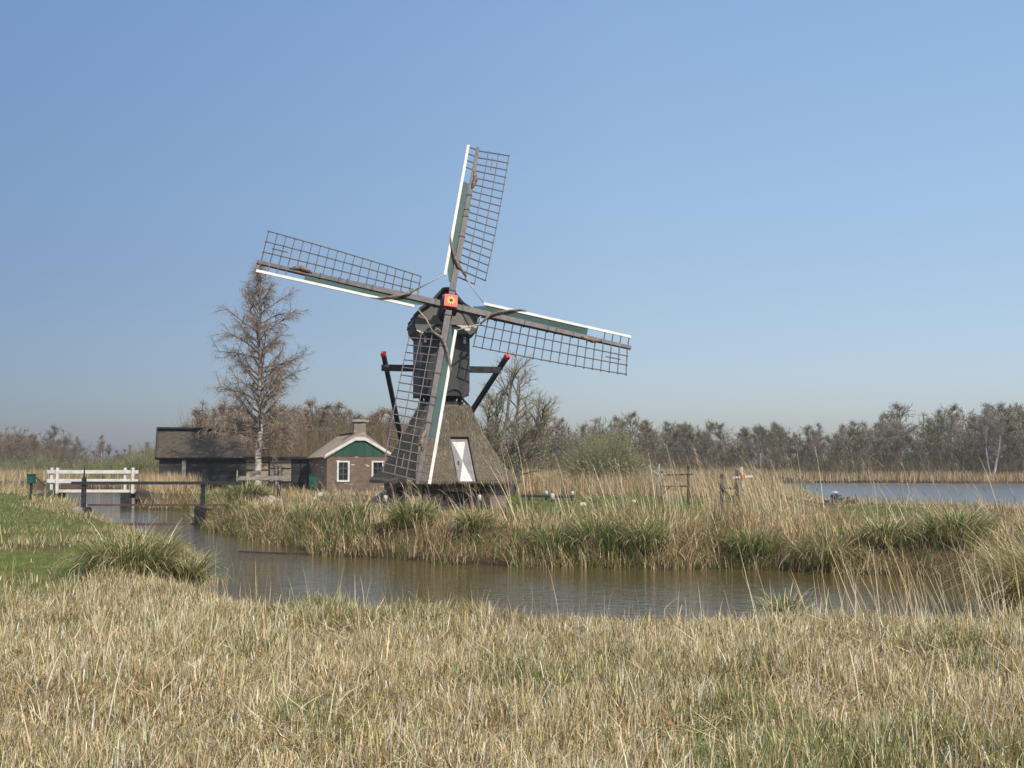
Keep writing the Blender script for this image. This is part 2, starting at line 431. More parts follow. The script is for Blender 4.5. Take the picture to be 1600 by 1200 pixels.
def terrain(x, y):
    x, y = np.asarray(x, float), np.asarray(y, float)
    dc, dl = sdist(x, y, CANAL) + wobble(x, y), sdist(x, y, LAKE) + 1.5 * wobble(x, y)
    near = sstep(14, 19, y + 0.0 * x) * sstep(-3, -7, x)             # the left lawn stands higher than the marsh in front
    far = (y > 16) & (x > -12) | (y > 37)
    base = np.where(y > 45, 0.68, 0.62) + 0.10 * (vnoise(x, y, 5, 1) - 0.5)
    marsh = 0.17 + 0.10 * (vnoise(x, y, 2.5, 2) - 0.5) + 0.06 * (vnoise(x, y, 0.7, 3) - 0.5)
    # left of the canal: marsh near the camera rising to the lawn
    left = marsh * (1 - near) + (0.55 + 0.06 * (vnoise(x, y, 4, 4) - 0.5)) * near
    isfar = sstep(-2, 2, side_far(x, y))
    h = np.where(isfar > 0.5, base, left)
    # right-hand meadow slopes to the lake
    h = np.where(isfar > 0.5, h - 0.36 * sstep(-1.2, 1.5, x - 0.262 * y) * sstep(22, 32, y), h)
    bank = sstep(0.0, 1.3, dc)
    h = -0.9 + (h + 0.9) * sstep(-1.2, 0.25, dc) * 0.62 + (h + 0.9) * 0.38 * bank
    lk = sstep(-2.0, 1.5, dl)
    return -0.8 + (h + 0.8) * lk


MIDLINE = np.array([(32, 18), (14, 17), (5, 16.4), (0, 17.2), (-3, 21), (-6, 25), (-9, 30), (-12, 36), (-15, 43), (-19, 50), (-25, 66), (-36, 84), (-62, 87), (-400, 90)])


def side_far(x, y):
    """>0 on the mill's side of the canal"""
    o = np.argsort(MIDLINE[:, 0])
    return np.asarray(y, float) - np.interp(x, MIDLINE[o, 0], MIDLINE[o, 1])


def inpoly(x, y, pts):
    return sdist(x, y, np.array(pts)) < 0


LAWN_L = [(-60, 13.0), (-5.4, 13.8), (-5.9, 17.5), (-7.3, 21.4), (-9.1, 25.2), (-10.8, 28.6), (-13.0, 32.5), (-15.0, 36), (-19, 44), (-22.5, 51), (-30, 60), (-60, 62)]
LAWN_M = [(-4.0, 30.3), (-1.6, 28.6), (0.0, 27.6), (3.0, 27.6), (5.4, 29), (8.6, 34), (9.0, 40), (6, 45.5), (0, 47), (-5, 40)]
LAWN_H = [(-17, 54), (-15.5, 51), (-12.3, 48.5), (-9, 49), (-6, 50), (-5, 58), (-17, 60)]
LAWN_R = [(11.5, 36), (15, 35.5), (17, 42), (15, 45.5), (12, 42)]


def lawn_mask(x, y):
    w = 1.4 * (vnoise(x, y, 1.8, 21) - 0.5) + 0.7 * (vnoise(x, y, 0.6, 22) - 0.5)
    d = np.minimum.reduce([sdist(x, y, np.array(p)) for p in (LAWN_L, LAWN_M, LAWN_H, LAWN_R)]) + w
    lm = 1 - sstep(-0.5, 0.5, d)
    # a dry, worn band across the left lawn
    band = sstep(17.5, 19, y) * (1 - sstep(21.5, 24.5, y)) * (x < -5) * sstep(0.30, 0.55, vnoise(x, y, 1.3, 24))
    return lm * (1 - 0.85 * band)


ys = np.concatenate([np.linspace(-30, 2, 17)[:-1], 2 + 58 * np.linspace(0, 1, 300) ** 1.35, np.geomspace(61, 2500, 70)])
ts = np.concatenate([np.linspace(-1.6, -0.75, 24)[:-1], np.linspace(-0.75, 0.75, 330), np.linspace(0.75, 1.6, 24)[1:]])
GX = ts[None, :] * (np.maximum(ys, 0)[:, None] + 14); GY = np.repeat(ys[:, None], len(ts), 1)
GZ = terrain(GX, GY)
gl = lawn_mask(GX, GY)
n1, n2 = vnoise(GX, GY, 3, 31), vnoise(GX, GY, 0.5, 32)
straw = np.array((0.17, 0.125, 0.07)); brown = np.array((0.085, 0.06, 0.035)); lawn = np.array((0.095, 0.135, 0.03)); lawn2 = np.array((0.16, 0.155, 0.06))
gc = brown + (straw - brown) * n1[..., None]
lc = lawn + (lawn2 - lawn) * (0.6 * n1 + 0.5 * n2 - 0.05)[..., None]
gc = gc + (lc - gc) * gl[..., None]
mud = (1 - sstep(0.0, 0.22, GZ))[..., None]
gc = gc * (1 - mud) + np.array((0.045, 0.034, 0.022)) * mud
ny, nx = GX.shape
ii = (np.arange(ny - 1)[:, None] * nx + np.arange(nx - 1)[None, :])
GF = np.stack([ii, ii + 1, ii + nx + 1, ii + nx], -1)
tag(np_mesh('ground', np.stack([GX, GY, GZ], -1), GF, gc.reshape(-1, 3), M['ground'], smooth=True), kind='structure')


def water_sheet(name, poly, mat, grow):
    b = MB()
    b.add([(x, y, 0) for x, y in poly], [tuple(range(len(poly)))])
    return tag(b.build(name, mat), kind='structure')


water_sheet('canal_water', np.array([(-64, 10.5), (34, 10.5), (34, 24), (13.9, 34), (13.9, 98), (-64, 98)]), M['canal'], 0)
wl = MB(); wl.add([(14, 36, 0), (155, 36, 0), (155, 126, 0), (14, 126, 0)], [(0, 1, 2, 3)])
tag(wl.build('lake_water', M['lake']), kind='structure')


# ------------------------------------------------------------------ grass, sedge and reeds
STRAW = np.array([(0.68, 0.54, 0.295), (0.58, 0.44, 0.22), (0.63, 0.525, 0.335), (0.47, 0.345, 0.165), (0.40, 0.315, 0.13), (0.72, 0.61, 0.39)])
OLIVE = np.array([(0.20, 0.20, 0.06), (0.27, 0.24, 0.09), (0.15, 0.18, 0.05)])
GREEN = np.array([(0.09, 0.16, 0.03), (0.12, 0.20, 0.045), (0.07, 0.12, 0.03)])
REED = np.array([(0.55, 0.41, 0.23), (0.47, 0.335, 0.17), (0.60, 0.47, 0.29), (0.38, 0.26, 0.13)])


def blade_arrays(rg, x, y, z, h, w, az, lean, curl, kink_at=None, kink=None, segs=4, twist=None):
    n = len(x)
    if twist is None: twist = rg.uniform(-1.2, 1.2, n)
    L = h / segs
    px, pz = np.zeros(n), np.zeros(n)
    sx, sy = -np.sin(az + twist), np.cos(az + twist)
    cx, cy = np.cos(az), np.sin(az)
    out = np.empty((n, segs + 1, 2, 3), np.float32)
    for i in range(segs + 1):
        f = i / segs
        ww = w * (1 - 0.88 * f ** 2.2) * 0.5
        bx, by, bz = x + cx * px, y + cy * px, z + pz
        out[:, i, 0] = np.stack([bx - sx * ww, by - sy * ww, bz], -1)
        out[:, i, 1] = np.stack([bx + sx * ww, by + sy * ww, bz], -1)
        th = lean + curl * ((i + 0.5) / segs) ** 1.5
        if kink is not None: th = th + np.where(f >= kink_at, kink, 0)
        th = np.minimum(th, 2.9)
        px = px + L * np.sin(th); pz = pz + L * np.cos(th)
    base = (np.arange(n) * (segs + 1) * 2)[:, None]
    k = np.arange(segs)[None, :] * 2
    F = np.stack([base + k, base + k + 1, base + k + 3, base + k + 2], -1).reshape(-1, 4)
    return out.reshape(-1, 3), F


def col_mix(rg, n, parts, jitter=0.14):
    """parts: [(palette, weight or array of weights)]"""
    w = np.stack([np.broadcast_to(np.asarray(p[1], float), (n,)) for p in parts], -1)
    w = np.cumsum(w / w.sum(-1, keepdims=True), -1)
    which = (rg.rand(n)[:, None] > w).sum(-1)
    c = np.zeros((n, 3))
    for i, p in enumerate(parts):
        s = which == i
        c[s] = p[0][rg.randint(0, len(p[0]), s.sum())]
    return c * (1 + jitter * rg.randn(n)[:, None] * 0.8) * (1 + 0.05 * rg.randn(n, 3))


class Sheaf:
    def __init__(self): self.V, self.F, self.C, self.n = [], [], [], 0
    def add(self, V, F, col, per):
        self.V.append(V); self.F.append(F + self.n); self.n += len(V)
        self.C.append(np.repeat(np.clip(col, 0.01, 0.9), per, 0))
    def build(self, name, mat, parent=None):
        return np_mesh(name, np.concatenate(self.V), np.concatenate(self.F), np.concatenate(self.C), mat, parent)


def scatter(rg, n, x0, x1, y0, y1, fan=None):
    """random ground points; with fan the width grows with the distance"""
    if fan:
        y = np.sqrt(rg.uniform((y0 + fan[1]) ** 2, (y1 + fan[1]) ** 2, n)) - fan[1]
        return rg.uniform(-1, 1, n) * fan[0] * (y + fan[1]), y
    return rg.uniform(x0, x1, n), rg.uniform(y0, y1, n)


def lean_field(x, y):
    return 2 * PI * vnoise(x, y, 1.1, 44) + 2.0 * vnoise(x, y, 0.35, 45)


# --- foreground sedge marsh: standing dead blades with bent tips, green shoots between, litter below
rg = rs(1)
sh = Sheaf()


def marsh_points(n, y1=15.5, dens=True):
    x, y = scatter(rg, int(n * 1.6), 0, 0, 4.3, y1, (0.90, 1.2))
    k = (np.abs(x) < 0.56 * (y + 1.2)) | (rg.rand(len(x)) < 0.45); x, y = x[k], y[k]; n = len(x)
    dc = sdist(x, y, CANAL) + wobble(x, y)
    k = (dc > 0.02) & (side_far(x, y) < 0) & (rg.rand(n) > lawn_mask(x, y) * 0.97)
    if dens:
        k &= rg.rand(n) < np.clip(1.25 - (y - 5) * 0.05, 0.6, 1) * (0.45 + 0.55 * sstep(0.25, 0.6, vnoise(x, y, 0.22, 40))) * (0.55 + 0.45 * sstep(0, 0.4, dc))
    return x[k], y[k], dc[k]


def marsh_height(x, y):
    return (0.55 + 0.75 * vnoise(x, y, 0.5, 41)) * (0.72 + 0.56 * vnoise(x, y, 1.7, 46)) * (0.8 + 0.4 * vnoise(x, y, 0.17, 39))


RUSTY = np.array([(0.26, 0.15, 0.075), (0.20, 0.125, 0.065)])
x, y, dc = marsh_points(520000); n = len(x)
wet = vnoise(x, y, 1.6, 42); grn = vnoise(x, y, 1.3, 43) * 0.6 + vnoise(x, y, 0.35, 47) * 0.4
h = (0.13 + 0.25 * rg.beta(2, 2.2, n)) * marsh_height(x, y)
V, F = blade_arrays(rg, x, y, terrain(x, y) - 0.02, h, rg.uniform(0.0035, 0.0108, n) * (0.8 + 0.02 * y), lean_field(x, y) * 0.5 + rg.uniform(0, 6.3, n), np.abs(rg.randn(n)) * 0.26 + 0.02, rg.gamma(1.3, 0.25, n), rg.choice([0.5, 0.75], n, p=[0.45, 0.55]), np.where(rg.rand(n) < 0.72, rg.uniform(0.7, 2.6, n), 0))
sh.add(V, F, col_mix(rg, n, [(STRAW, 1.0), (OLIVE, 0.14 + 1.0 * sstep(0.48, 0.8, grn)), (GREEN, 0.02 + 0.35 * sstep(0.58, 0.85, grn)), (RUSTY, 0.10 + 0.35 * sstep(0.55, 0.9, wet)), (np.array([(0.80, 0.71, 0.52), (0.76, 0.70, 0.56)]), 0.16)], 0.30), 10)
# green and olive shoots low down
x, y, dc = marsh_points(90000, 15.5, False); n = len(x)
grn = vnoise(x, y, 1.3, 43) * 0.6 + vnoise(x, y, 0.35, 47) * 0.4
V, F = blade_arrays(rg, x, y, terrain(x, y) - 0.02, rg.uniform(0.09, 0.24, n) * marsh_height(x, y) * (0.8 + 0.6 * sstep(0.5, 0.8, grn)), rg.uniform(0.005, 0.011, n), rg.uniform(0, 6.3, n), np.abs(rg.randn(n)) * 0.25, rg.gamma(1.5, 0.4, n), segs=3)
sh.add(V, F, col_mix(rg, n, [(OLIVE, 1), (GREEN, 0.15 + 0.7 * sstep(0.5, 0.8, grn)), (STRAW, 0.7)], 0.2), 8)
# litter lying flat
x, y, dc = marsh_points(34000, 13.5, False); n = len(x)
V, F = blade_arrays(rg, x, y, terrain(x, y) + rg.uniform(0.01, 0.10, n), rg.uniform(0.12, 0.34, n), rg.uniform(0.005, 0.012, n), rg.uniform(0, 6.3, n), rg.uniform(1.0, 1.6, n), rg.uniform(-0.5, 0.9, n))
sh.add(V, F, col_mix(rg, n, [(STRAW, 1), (OLIVE, 0.2), (RUSTY, 0.5)], 0.2), 10)
# long pale straws standing above the rest
x, y, dc = marsh_points(700, 13.5, False); n = len(x)
V, F = blade_arrays(rg, x, y, terrain(x, y), rg.uniform(0.3, 0.62, n), rg.uniform(0.006, 0.011, n), rg.uniform(0, 6.3, n), np.abs(rg.randn(n)) * 0.2, rg.uniform(0, 0.5, n), rg.choice([0.5, 0.75], n), np.where(rg.rand(n) < 0.35, rg.uniform(0.8, 2, n), 0))
sh.add(V, F, col_mix(rg, n, [(STRAW[[0, 2, 5]], 1)], 0.1), 10)
# thin reeds along the near water's edge
n = 2000
x, y = scatter(rg, n, -9, 12, 10.5, 20)
dc = sdist(x, y, CANAL) + wobble(x, y)
keep = (np.abs(dc - 0.15) < 0.75) & (side_far(x, y) < 0) & (rg.rand(n) < 0.25 + 0.75 * vnoise(x, y, 1.2, 48)); x, y = x[keep], y[keep]; n = len(x)
V, F = blade_arrays(rg, x, y, np.maximum(terrain(x, y), -0.1), rg.uniform(0.3, 0.8, n) * (0.75 + 0.5 * vnoise(x, y, 1.5, 49)), rg.uniform(0.005, 0.009, n), rg.uniform(0, 6.3, n), np.abs(rg.randn(n)) * 0.12, rg.uniform(0, 0.4, n), rg.choice([0.5, 0.75], n), np.where(rg.rand(n) < 0.25, rg.uniform(0.6, 1.6, n), 0))
sh.add(V, F, col_mix(rg, n, [(STRAW[[0, 2, 5]], 1), (OLIVE, 0.35)], 0.15), 10)
# leaning reed stalks in front of the canal's far end on the right
n = 120
x = rg.normal(4.7, 0.8, n); y = rg.normal(12.6, 0.4, n)
V, F = blade_arrays(rg, x, y, np.maximum(terrain(x, y), -0.1), rg.uniform(0.6, 1.35, n), rg.uniform(0.008, 0.013, n), PI + rg.randn(n) * 0.7, rg.uniform(0.05, 0.45, n), rg.uniform(-0.1, 0.35, n), rg.choice([0.5, 0.75], n), np.where(rg.rand(n) < 0.2, rg.uniform(0.5, 1.5, n), 0), twist=rg.uniform(0.9, 1.6, n))
sh.add(V, F, col_mix(rg, n, [(STRAW[[0, 1, 2, 5]], 1)], 0.12), 10)
tag(sh.build('marsh_grass', M['veg']), 'dry straw coloured sedge filling the marsh before the canal', 'grass', kind='stuff')

# --- far bank and meadow
sh = Sheaf()
rg = rs(2)
x, y = scatter(rg, 345000, 0, 0, 14.5, 50, (0.87, 0))
k_ = (np.abs(x) < 0.58 * y) | (rg.rand(len(x)) < 0.5); x, y = x[k_], y[k_]
wgt = np.clip(1.5 - y / 34, 0.25, 1)
dc, dl = sdist(x, y, CANAL) + wobble(x, y), sdist(x, y, LAKE) + 1.5 * wobble(x, y)
lm = lawn_mask(x, y)
in_base = (np.abs(x + 2.1) < 1.9) & (np.abs(y - 34) < 1.9)
keep = (dc > 0.0) & (dl > 0.0) & (side_far(x, y) > 0) & (rg.rand(len(x)) < wgt) & (rg.rand(len(x)) > lm * 1.3) & ~in_base
x, y, dc = x[keep], y[keep], dc[keep]
n = len(x)
edge = 1 - sstep(0.3, 2.6, dc)
patch = vnoise(x, y, 1.1, 51); tall = vnoise(x, y, 2.6, 52)
right = sstep(-1.2, 1.5, x - 0.262 * y)
front = 1 - sstep(1.5, 5.5, dc)
h = (0.30 + 0.42 * rg.beta(2, 2, n)) * (0.62 + 0.6 * tall + 0.35 * patch * edge) * (1 - 0.55 * right * sstep(22, 32, y)) * (1 - 0.15 * right) * (1.0 - 0.25 * (y > 30) * (x > -9))
h *= np.where((np.abs(x + 2) < 3.2) & (y > 28.5) & (y < 34), 0.55, 1.0) * (1 - 0.22 * sstep(25, 30, y)) * (1 - 0.62 * sstep(-2.2, -0.6, x) * sstep(23.5, 26, y) * (1 - sstep(6.2, 7.5, x))) * (1 - 0.25 * sstep(24, 27, y) * sstep(-5, -4, x)) * (0.6 + 0.7 * sstep(0.2, 0.8, vnoise(x, y, 0.9, 53)))
V, F = blade_arrays(rg, x, y, terrain(x, y) - 0.03, h, rg.uniform(0.008, 0.018, n) * (0.5 + y / 40), lean_field(x, y) + rg.randn(n), np.abs(rg.randn(n)) * 0.28 + 0.04, rg.gamma(1.6, 0.5, n), rg.choice([0.34, 0.67], n), np.where(rg.rand(n) < 0.3, rg.uniform(0.4, 1.6, n), 0), segs=3)
gsel = sstep(0.42, 0.72, patch) * (0.25 + 1.2 * edge)
sh.add(V, F, col_mix(rg, n, [(REED, 1.0), (STRAW, 0.35), (OLIVE, 0.06 + 0.9 * gsel + 0.25 * right), (GREEN, 0.02 + 0.8 * gsel * edge + 0.08 * right), (np.array([(0.17, 0.10, 0.055)]), 0.12)], 0.18), 8)
# grass hanging over the water's edge
x, y = scatter(rg, 230000, 0, 0, 15.5, 48, (0.58, 0))
dc = sdist(x, y, CANAL) + wobble(x, y)
keep = (dc > -0.2) & (dc < 0.9) & (side_far(x, y) > 0) & (rg.rand(len(x)) < 1.1 * sstep(0.12, 0.6, vnoise(x, y, 0.8, 54)) + 0.15)
x, y = x[keep], y[keep]; n = len(x); pt = vnoise(x, y, 1.1, 51)
V, F = blade_arrays(rg, x, y, np.maximum(terrain(x, y), -0.02), rg.uniform(0.28, 0.62, n) * (0.7 + 0.6 * vnoise(x, y, 0.7, 55)), rg.uniform(0.009, 0.018, n) * (0.5 + y / 40), -PI / 2 + rg.randn(n) * 0.8, rg.uniform(0.1, 0.6, n), rg.uniform(0.5, 2.0, n), segs=4)
sh.add(V, F, col_mix(rg, n, [(REED, 0.8), (STRAW, 0.5), (OLIVE, 0.5 + 0.9 * sstep(0.35, 0.65, pt)), (GREEN, 0.2 + 0.9 * sstep(0.4, 0.7, pt))], 0.2), 10)
# low growth along the lake's near shore
x, y = scatter(rg, 30000, 8, 34, 40, 82)
dl = sdist(x, y, LAKE) + 1.5 * wobble(x, y)
keep = (dl > -0.3) & (dl < 6) & (lawn_mask(x, y) < 0.6); x, y = x[keep], y[keep]; n = len(x)
V, F = blade_arrays(rg, x, y, terrain(x, y), rg.uniform(0.12, 0.42, n) * (0.5 + 0.9 * vnoise(x, y, 1.6, 59)), rg.uniform(0.014, 0.028, n), rg.uniform(0, 6.3, n), np.abs(rg.randn(n)) * 0.3, rg.gamma(1.5, 0.5, n), segs=3)
sh.add(V, F, col_mix(rg, n, [(REED, 1.0), (STRAW, 0.3), (OLIVE, 0.45), (GREEN, 0.12)], 0.2), 8)
# grass round the bridge's far abutment
x, y = scatter(rg, 30000, -42, -9, 40, 72)
dc = sdist(x, y, CANAL) + wobble(x, y)
keep = (dc > -0.1) & (dc < 3.2) & (lawn_mask(x, y) < 0.6)
x, y = x[keep], y[keep]; n = len(x)
V, F = blade_arrays(rg, x, y, terrain(x, y), rg.uniform(0.15, 0.55, n) * (0.6 + 0.8 * vnoise(x, y, 1.2, 58)), rg.uniform(0.014, 0.026, n), rg.uniform(0, 6.3, n), np.abs(rg.randn(n)) * 0.3, rg.gamma(1.5, 0.5, n), segs=3)
sh.add(V, F, col_mix(rg, n, [(REED, 0.8), (STRAW, 0.4), (OLIVE, 0.5), (GREEN, 0.35)], 0.2), 8)
tag(sh.build('bank_grass', M['veg']), 'tall dry grass mixed with green on the bank around the windmill', 'grass', kind='stuff')

# --- short turf on the lawns and the left bank
sh = Sheaf()
rg = rs(3)
x, y = scatter(rg, 420000, 0, 0, 12.5, 52, (0.82, 0))
k_ = rg.rand(len(x)) < np.where(np.abs(x) < 0.58 * y, 1, 0.5) * np.clip(1.5 - y / 26, 0.3, 1); x, y = x[k_], y[k_]
lm = lawn_mask(x, y); dc = sdist(x, y, CANAL) + wobble(x, y)
leftside = side_far(x, y) < 0
inb = (np.abs(x + 2.1) < 1.7) & (np.abs(y - 34) < 1.7)
keep = (dc > 0.0) & ((rg.rand(len(x)) < lm) | leftside & (y > 14)) & ~inb
x, y, lm, dc = x[keep], y[keep], lm[keep], dc[keep]; n = len(x)
rough = np.clip(1 - lm + 0.0 * x, 0, 1)
h = 0.05 + 0.07 * rg.rand(n) + rough * rg.uniform(0.04, 0.18, n)
V, F = blade_arrays(rg, x, y, terrain(x, y) - 0.01, h, rg.uniform(0.005, 0.011, n) * (0.6 + y / 30), rg.uniform(0, 6.3, n), np.abs(rg.randn(n)) * 0.35, rg.uniform(0.1, 1.0, n), segs=2)
TURF = np.array([(0.11, 0.155, 0.038), (0.15, 0.19, 0.055), (0.09, 0.125, 0.03), (0.22, 0.21, 0.085), (0.26, 0.22, 0.10)])
sh.add(V, F, col_mix(rg, n, [(TURF, 1.0), (STRAW[:4], 0.04 + 2.2 * rough), (OLIVE, 0.15 + 0.6 * rough)], 0.15), 6)
# dead grass fringe along the left bank of the canal
x, y = scatter(rg, 60000, -17, -3, 13, 40)
dc = sdist(x, y, CANAL) + wobble(x, y)
keep = (dc > 0) & (dc < 0.2 + 1.25 * vnoise(x, y, 1.5, 61)) & (side_far(x, y) < 0); x, y = x[keep], y[keep]; n = len(x)
V, F = blade_arrays(rg, x, y, terrain(x, y) - 0.02, rg.uniform(0.08, 0.27, n), rg.uniform(0.005, 0.010, n) * (0.5 + y / 35), rg.uniform(0, 6.3, n), np.abs(rg.randn(n)) * 0.35, rg.gamma(1.5, 0.5, n), segs=3)
sh.add(V, F, col_mix(rg, n, [(REED, 1.0), (OLIVE, 0.4), (GREEN, 0.15)], 0.18), 8)
tag(sh.build('lawn_grass', M['veg']), 'short green turf of the lawns with a pale dead fringe', 'grass', kind='stuff')


# --- reed stalks with plumes
def reed_stalks(sh, rg, x, y, hgt, az, lean, wid, plume=0.7, curl=0.25):
    n = len(x)
    z = np.maximum(terrain(x, y), -0.05)
    V, F = blade_arrays(rg, x, y, z, hgt, wid, az, lean, curl * rg.uniform(0.3, 1.4, n), segs=5)
    sh.add(V, F, col_mix(rg, n, [(REED[[0, 2]], 1), (STRAW[[0, 2, 5]], 1)], 0.12), 12)
    V = V.reshape(n, 6, 2, 3)
    # leaves hanging off the stalk
    for k in (2, 3, 4):
        s = np.where(rg.rand(n) < 0.55)[0]
        p = V[s, k].mean(1)
        v2, f2 = blade_arrays(rg, p[:, 0], p[:, 1], p[:, 2], rg.uniform(0.18, 0.42, len(s)), rg.uniform(0.008, 0.014, len(s)), az[s] + rg.randn(len(s)) * 0.9, rg.uniform(0.5, 1.3, len(s)), rg.uniform(0.2, 1.4, len(s)), segs=3)
        sh.add(v2, f2, col_mix(rg, len(s), [(REED, 1)], 0.15), 8)
    s = np.where(rg.rand(n) < plume)[0]
    tip = V[s, 5].mean(1)
    for j in range(15):
        off = rg.uniform(-0.22, 0.02, len(s))
        v2, f2 = blade_arrays(rg, tip[:, 0] - np.cos(az[s]) * off * -0.2, tip[:, 1], tip[:, 2] + off * 0.9, rg.uniform(0.07, 0.19, len(s)), rg.uniform(0.006, 0.012, len(s)), az[s] + rg.randn(len(s)) * 0.55, rg.uniform(0.35, 1.25, len(s)), rg.uniform(0.2, 1.1, len(s)), segs=2)
        sh.add(v2, f2, col_mix(rg, len(s), [(np.array([(0.42, 0.31, 0.22), (0.34, 0.24, 0.17), (0.52, 0.42, 0.32)]), 1)], 0.15), 6)


sh = Sheaf(); rg = rs(4)
def clump(n, px0, px1, Y0, Y1, h0, h1, lean=0.25, plume=0.5):
    Y = rg.uniform(Y0, Y1, n); X = (rg.uniform(px0, px1, n) - 800) / FPX * Y
    ok = sdist(X, Y, CANAL) > 0.1
    X, Y = X[ok], Y[ok]; n = len(X)
    reed_stalks(sh, rg, X, Y, rg.uniform(h0, h1, n), PI + rg.randn(n) * 0.5, np.abs(rg.randn(n)) * lean + 0.05, rg.uniform(0.010, 0.017, n), plume)
clump(70, 1015, 1260, 24, 34, 1.1, 2.0, 0.22, 0.8)
clump(240, 1040, 1280, 25, 40, 0.9, 1.5, 0.22, 0.35)
clump(26, 880, 1000, 24, 28, 1.2, 1.75, 0.25, 0.8)
clump(22, 870, 1010, 24, 30, 0.8, 1.3, 0.25, 0.2)
clump(12, 800, 840, 23.5, 24.5, 1.6, 1.9, 0.22, 0.6)
clump(26, 715, 800, 22.8, 25, 0.7, 1.3, 0.3, 0.1)
clump(20, 640, 720, 24, 26.5, 0.6, 1.1, 0.25, 0.0)
clump(34, 1280, 1600, 21, 26, 0.9, 1.8, 0.3, 0.7)
clump(70, 1280, 1620, 20.5, 26, 0.5, 0.9, 0.35, 0.1)
clump(60, 420, 640, 28, 32, 0.5, 0.95, 0.2, 0.1)
tag(sh.build('bank_reeds', M['veg']), 'tall leaning reed stalks with feathery plumes on the bank', 'reeds', kind='stuff')


# --- reed beds in the distance
def reed_bed(name, label, n, pts, h0, h1, pal, seed, wmul=1.0):
    rg = rs(seed); p = np.array(pts)
    x = rg.uniform(p[:, 0].min(), p[:, 0].max(), n); y = rg.uniform(p[:, 1].min(), p[:, 1].max(), n)
    k = (sdist(x, y, p) < 0) & (sdist(x, y, CANAL) > 0.2) & (sdist(x, y, LAKE) > 0.1) & (lawn_mask(x, y) < 0.5)
    x, y = x[k], y[k]; n = len(x)
    h = rg.uniform(h0, h1, n) * (0.75 + 0.5 * vnoise(x, y, 5, seed))
    V, F = blade_arrays(rg, x, y, terrain(x, y) - 0.02, h, rg.uniform(0.02, 0.045, n) * wmul * (y / 70) ** 0.7, rg.uniform(0, 6.3, n), np.abs(rg.randn(n)) * 0.16, rg.uniform(0, 0.5, n), segs=2)
    sh = Sheaf(); sh.add(V, F, col_mix(rg, n, pal, 0.16), 6)
    return tag(sh.build(name, M['veg']), label, 'reeds', kind='stuff')


PALE = np.array([(0.50, 0.36, 0.20), (0.42, 0.30, 0.16), (0.55, 0.42, 0.26)])
DULL = np.array([(0.26, 0.18, 0.10), (0.33, 0.235, 0.13)])
reed_bed('reed_bed', 'golden reed bed spreading behind the lawn towards the wood', 42000, [(-3, 46), (8, 44), (9.3, 37.5), (11.3, 46), (13.6, 55), (15.5, 70), (18, 122), (-12, 112), (-4, 62)], 0.6, 1.05, [(PALE, 1), (DULL, 0.9), (OLIVE, 0.25)], 71)
reed_bed('reed_bed', 'tawny reed bed behind the white footbridge and beside the barn', 34000, [(-75, 60), (-30, 62), (-18.5, 54), (-17.6, 57), (-20.6, 61), (-22, 70), (-14, 80), (-20, 125), (-75, 125)], 0.7, 1.15, [(PALE, 1), (DULL, 0.55), (OLIVE, 0.15)], 72)
reed_bed('reed_fringe', 'reed fringe on the far lake shore below the wood', 26000, [(14, 122.5), (40, 124.5), (75, 119.5), (120, 114), (120, 121), (75, 127), (40, 131), (14, 129)], 0.8, 1.2, [(PALE, 1), (DULL, 0.8)], 73, 1.2)
reed_bed('reed_fringe', 'pale reeds in front of the barn beside the canal', 5200, [(-17.3, 52.5), (-15.6, 51.5), (-15.0, 56), (-17.3, 60), (-20.5, 61), (-19, 55)], 0.5, 1.25, [(PALE, 1), (REED, 0.6)], 74, 0.9)


# --- sedge tussocks, each a plant of its own
def tussock(name, label, X, Y, r, h, nb, seed, green, group=None, zoff=0.0, cat='sedge tussock'):
    rg = rs(seed)
    root = empty(name, (X, Y, max(0.02, float(terrain(np.array([X]), np.array([Y]))[0])) + zoff), 0, label, cat, group)
    a = rg.uniform(0, 2 * PI, nb); q = r * 0.55 * np.sqrt(rg.rand(nb))
    bx, by = q * np.cos(a), q * np.sin(a)
    az = a + rg.randn(nb) * 0.5
    hh = h * rg.uniform(0.65, 1.25, nb)
    V, F = blade_arrays(rg, bx, by, rg.uniform(-0.05, 0.2 * h, nb), hh, rg.uniform(0.008, 0.016, nb) * (0.6 + Y / 45), az, 0.12 + 0.7 * q / (r * 0.55) * rg.rand(nb), rg.uniform(0.5, 2.6, nb), segs=5)
    sh = Sheaf()
    sh.add(V, F, col_mix(rg, nb, [(GREEN * 1.1, green), (OLIVE, 0.5), (STRAW, 1 - green)], 0.22), 12)
    sh.build('leaf_tuft', M['veg'], root)
    b = MB()
    N = 14
    vs, fs = [], []
    for i in range(6):
        t = i / 5
        for k in range(N):
            rr = r * 0.34 * math.cos(t * PI / 2) ** 0.6 * (0.9 + 0.2 * rg.rand())
            vs.append((rr * math.cos(2 * PI * k / N), rr * math.sin(2 * PI * k / N), -0.25 + (0.25 + h * 0.3) * t))
    for i in range(5):
        for k in range(N): fs.append((i * N + k, i * N + (k + 1) % N, (i + 1) * N + (k + 1) % N, (i + 1) * N + k))
    b.add(vs, fs, True)
    b.build('root_mound', M['dark_wood'], root)
    return root


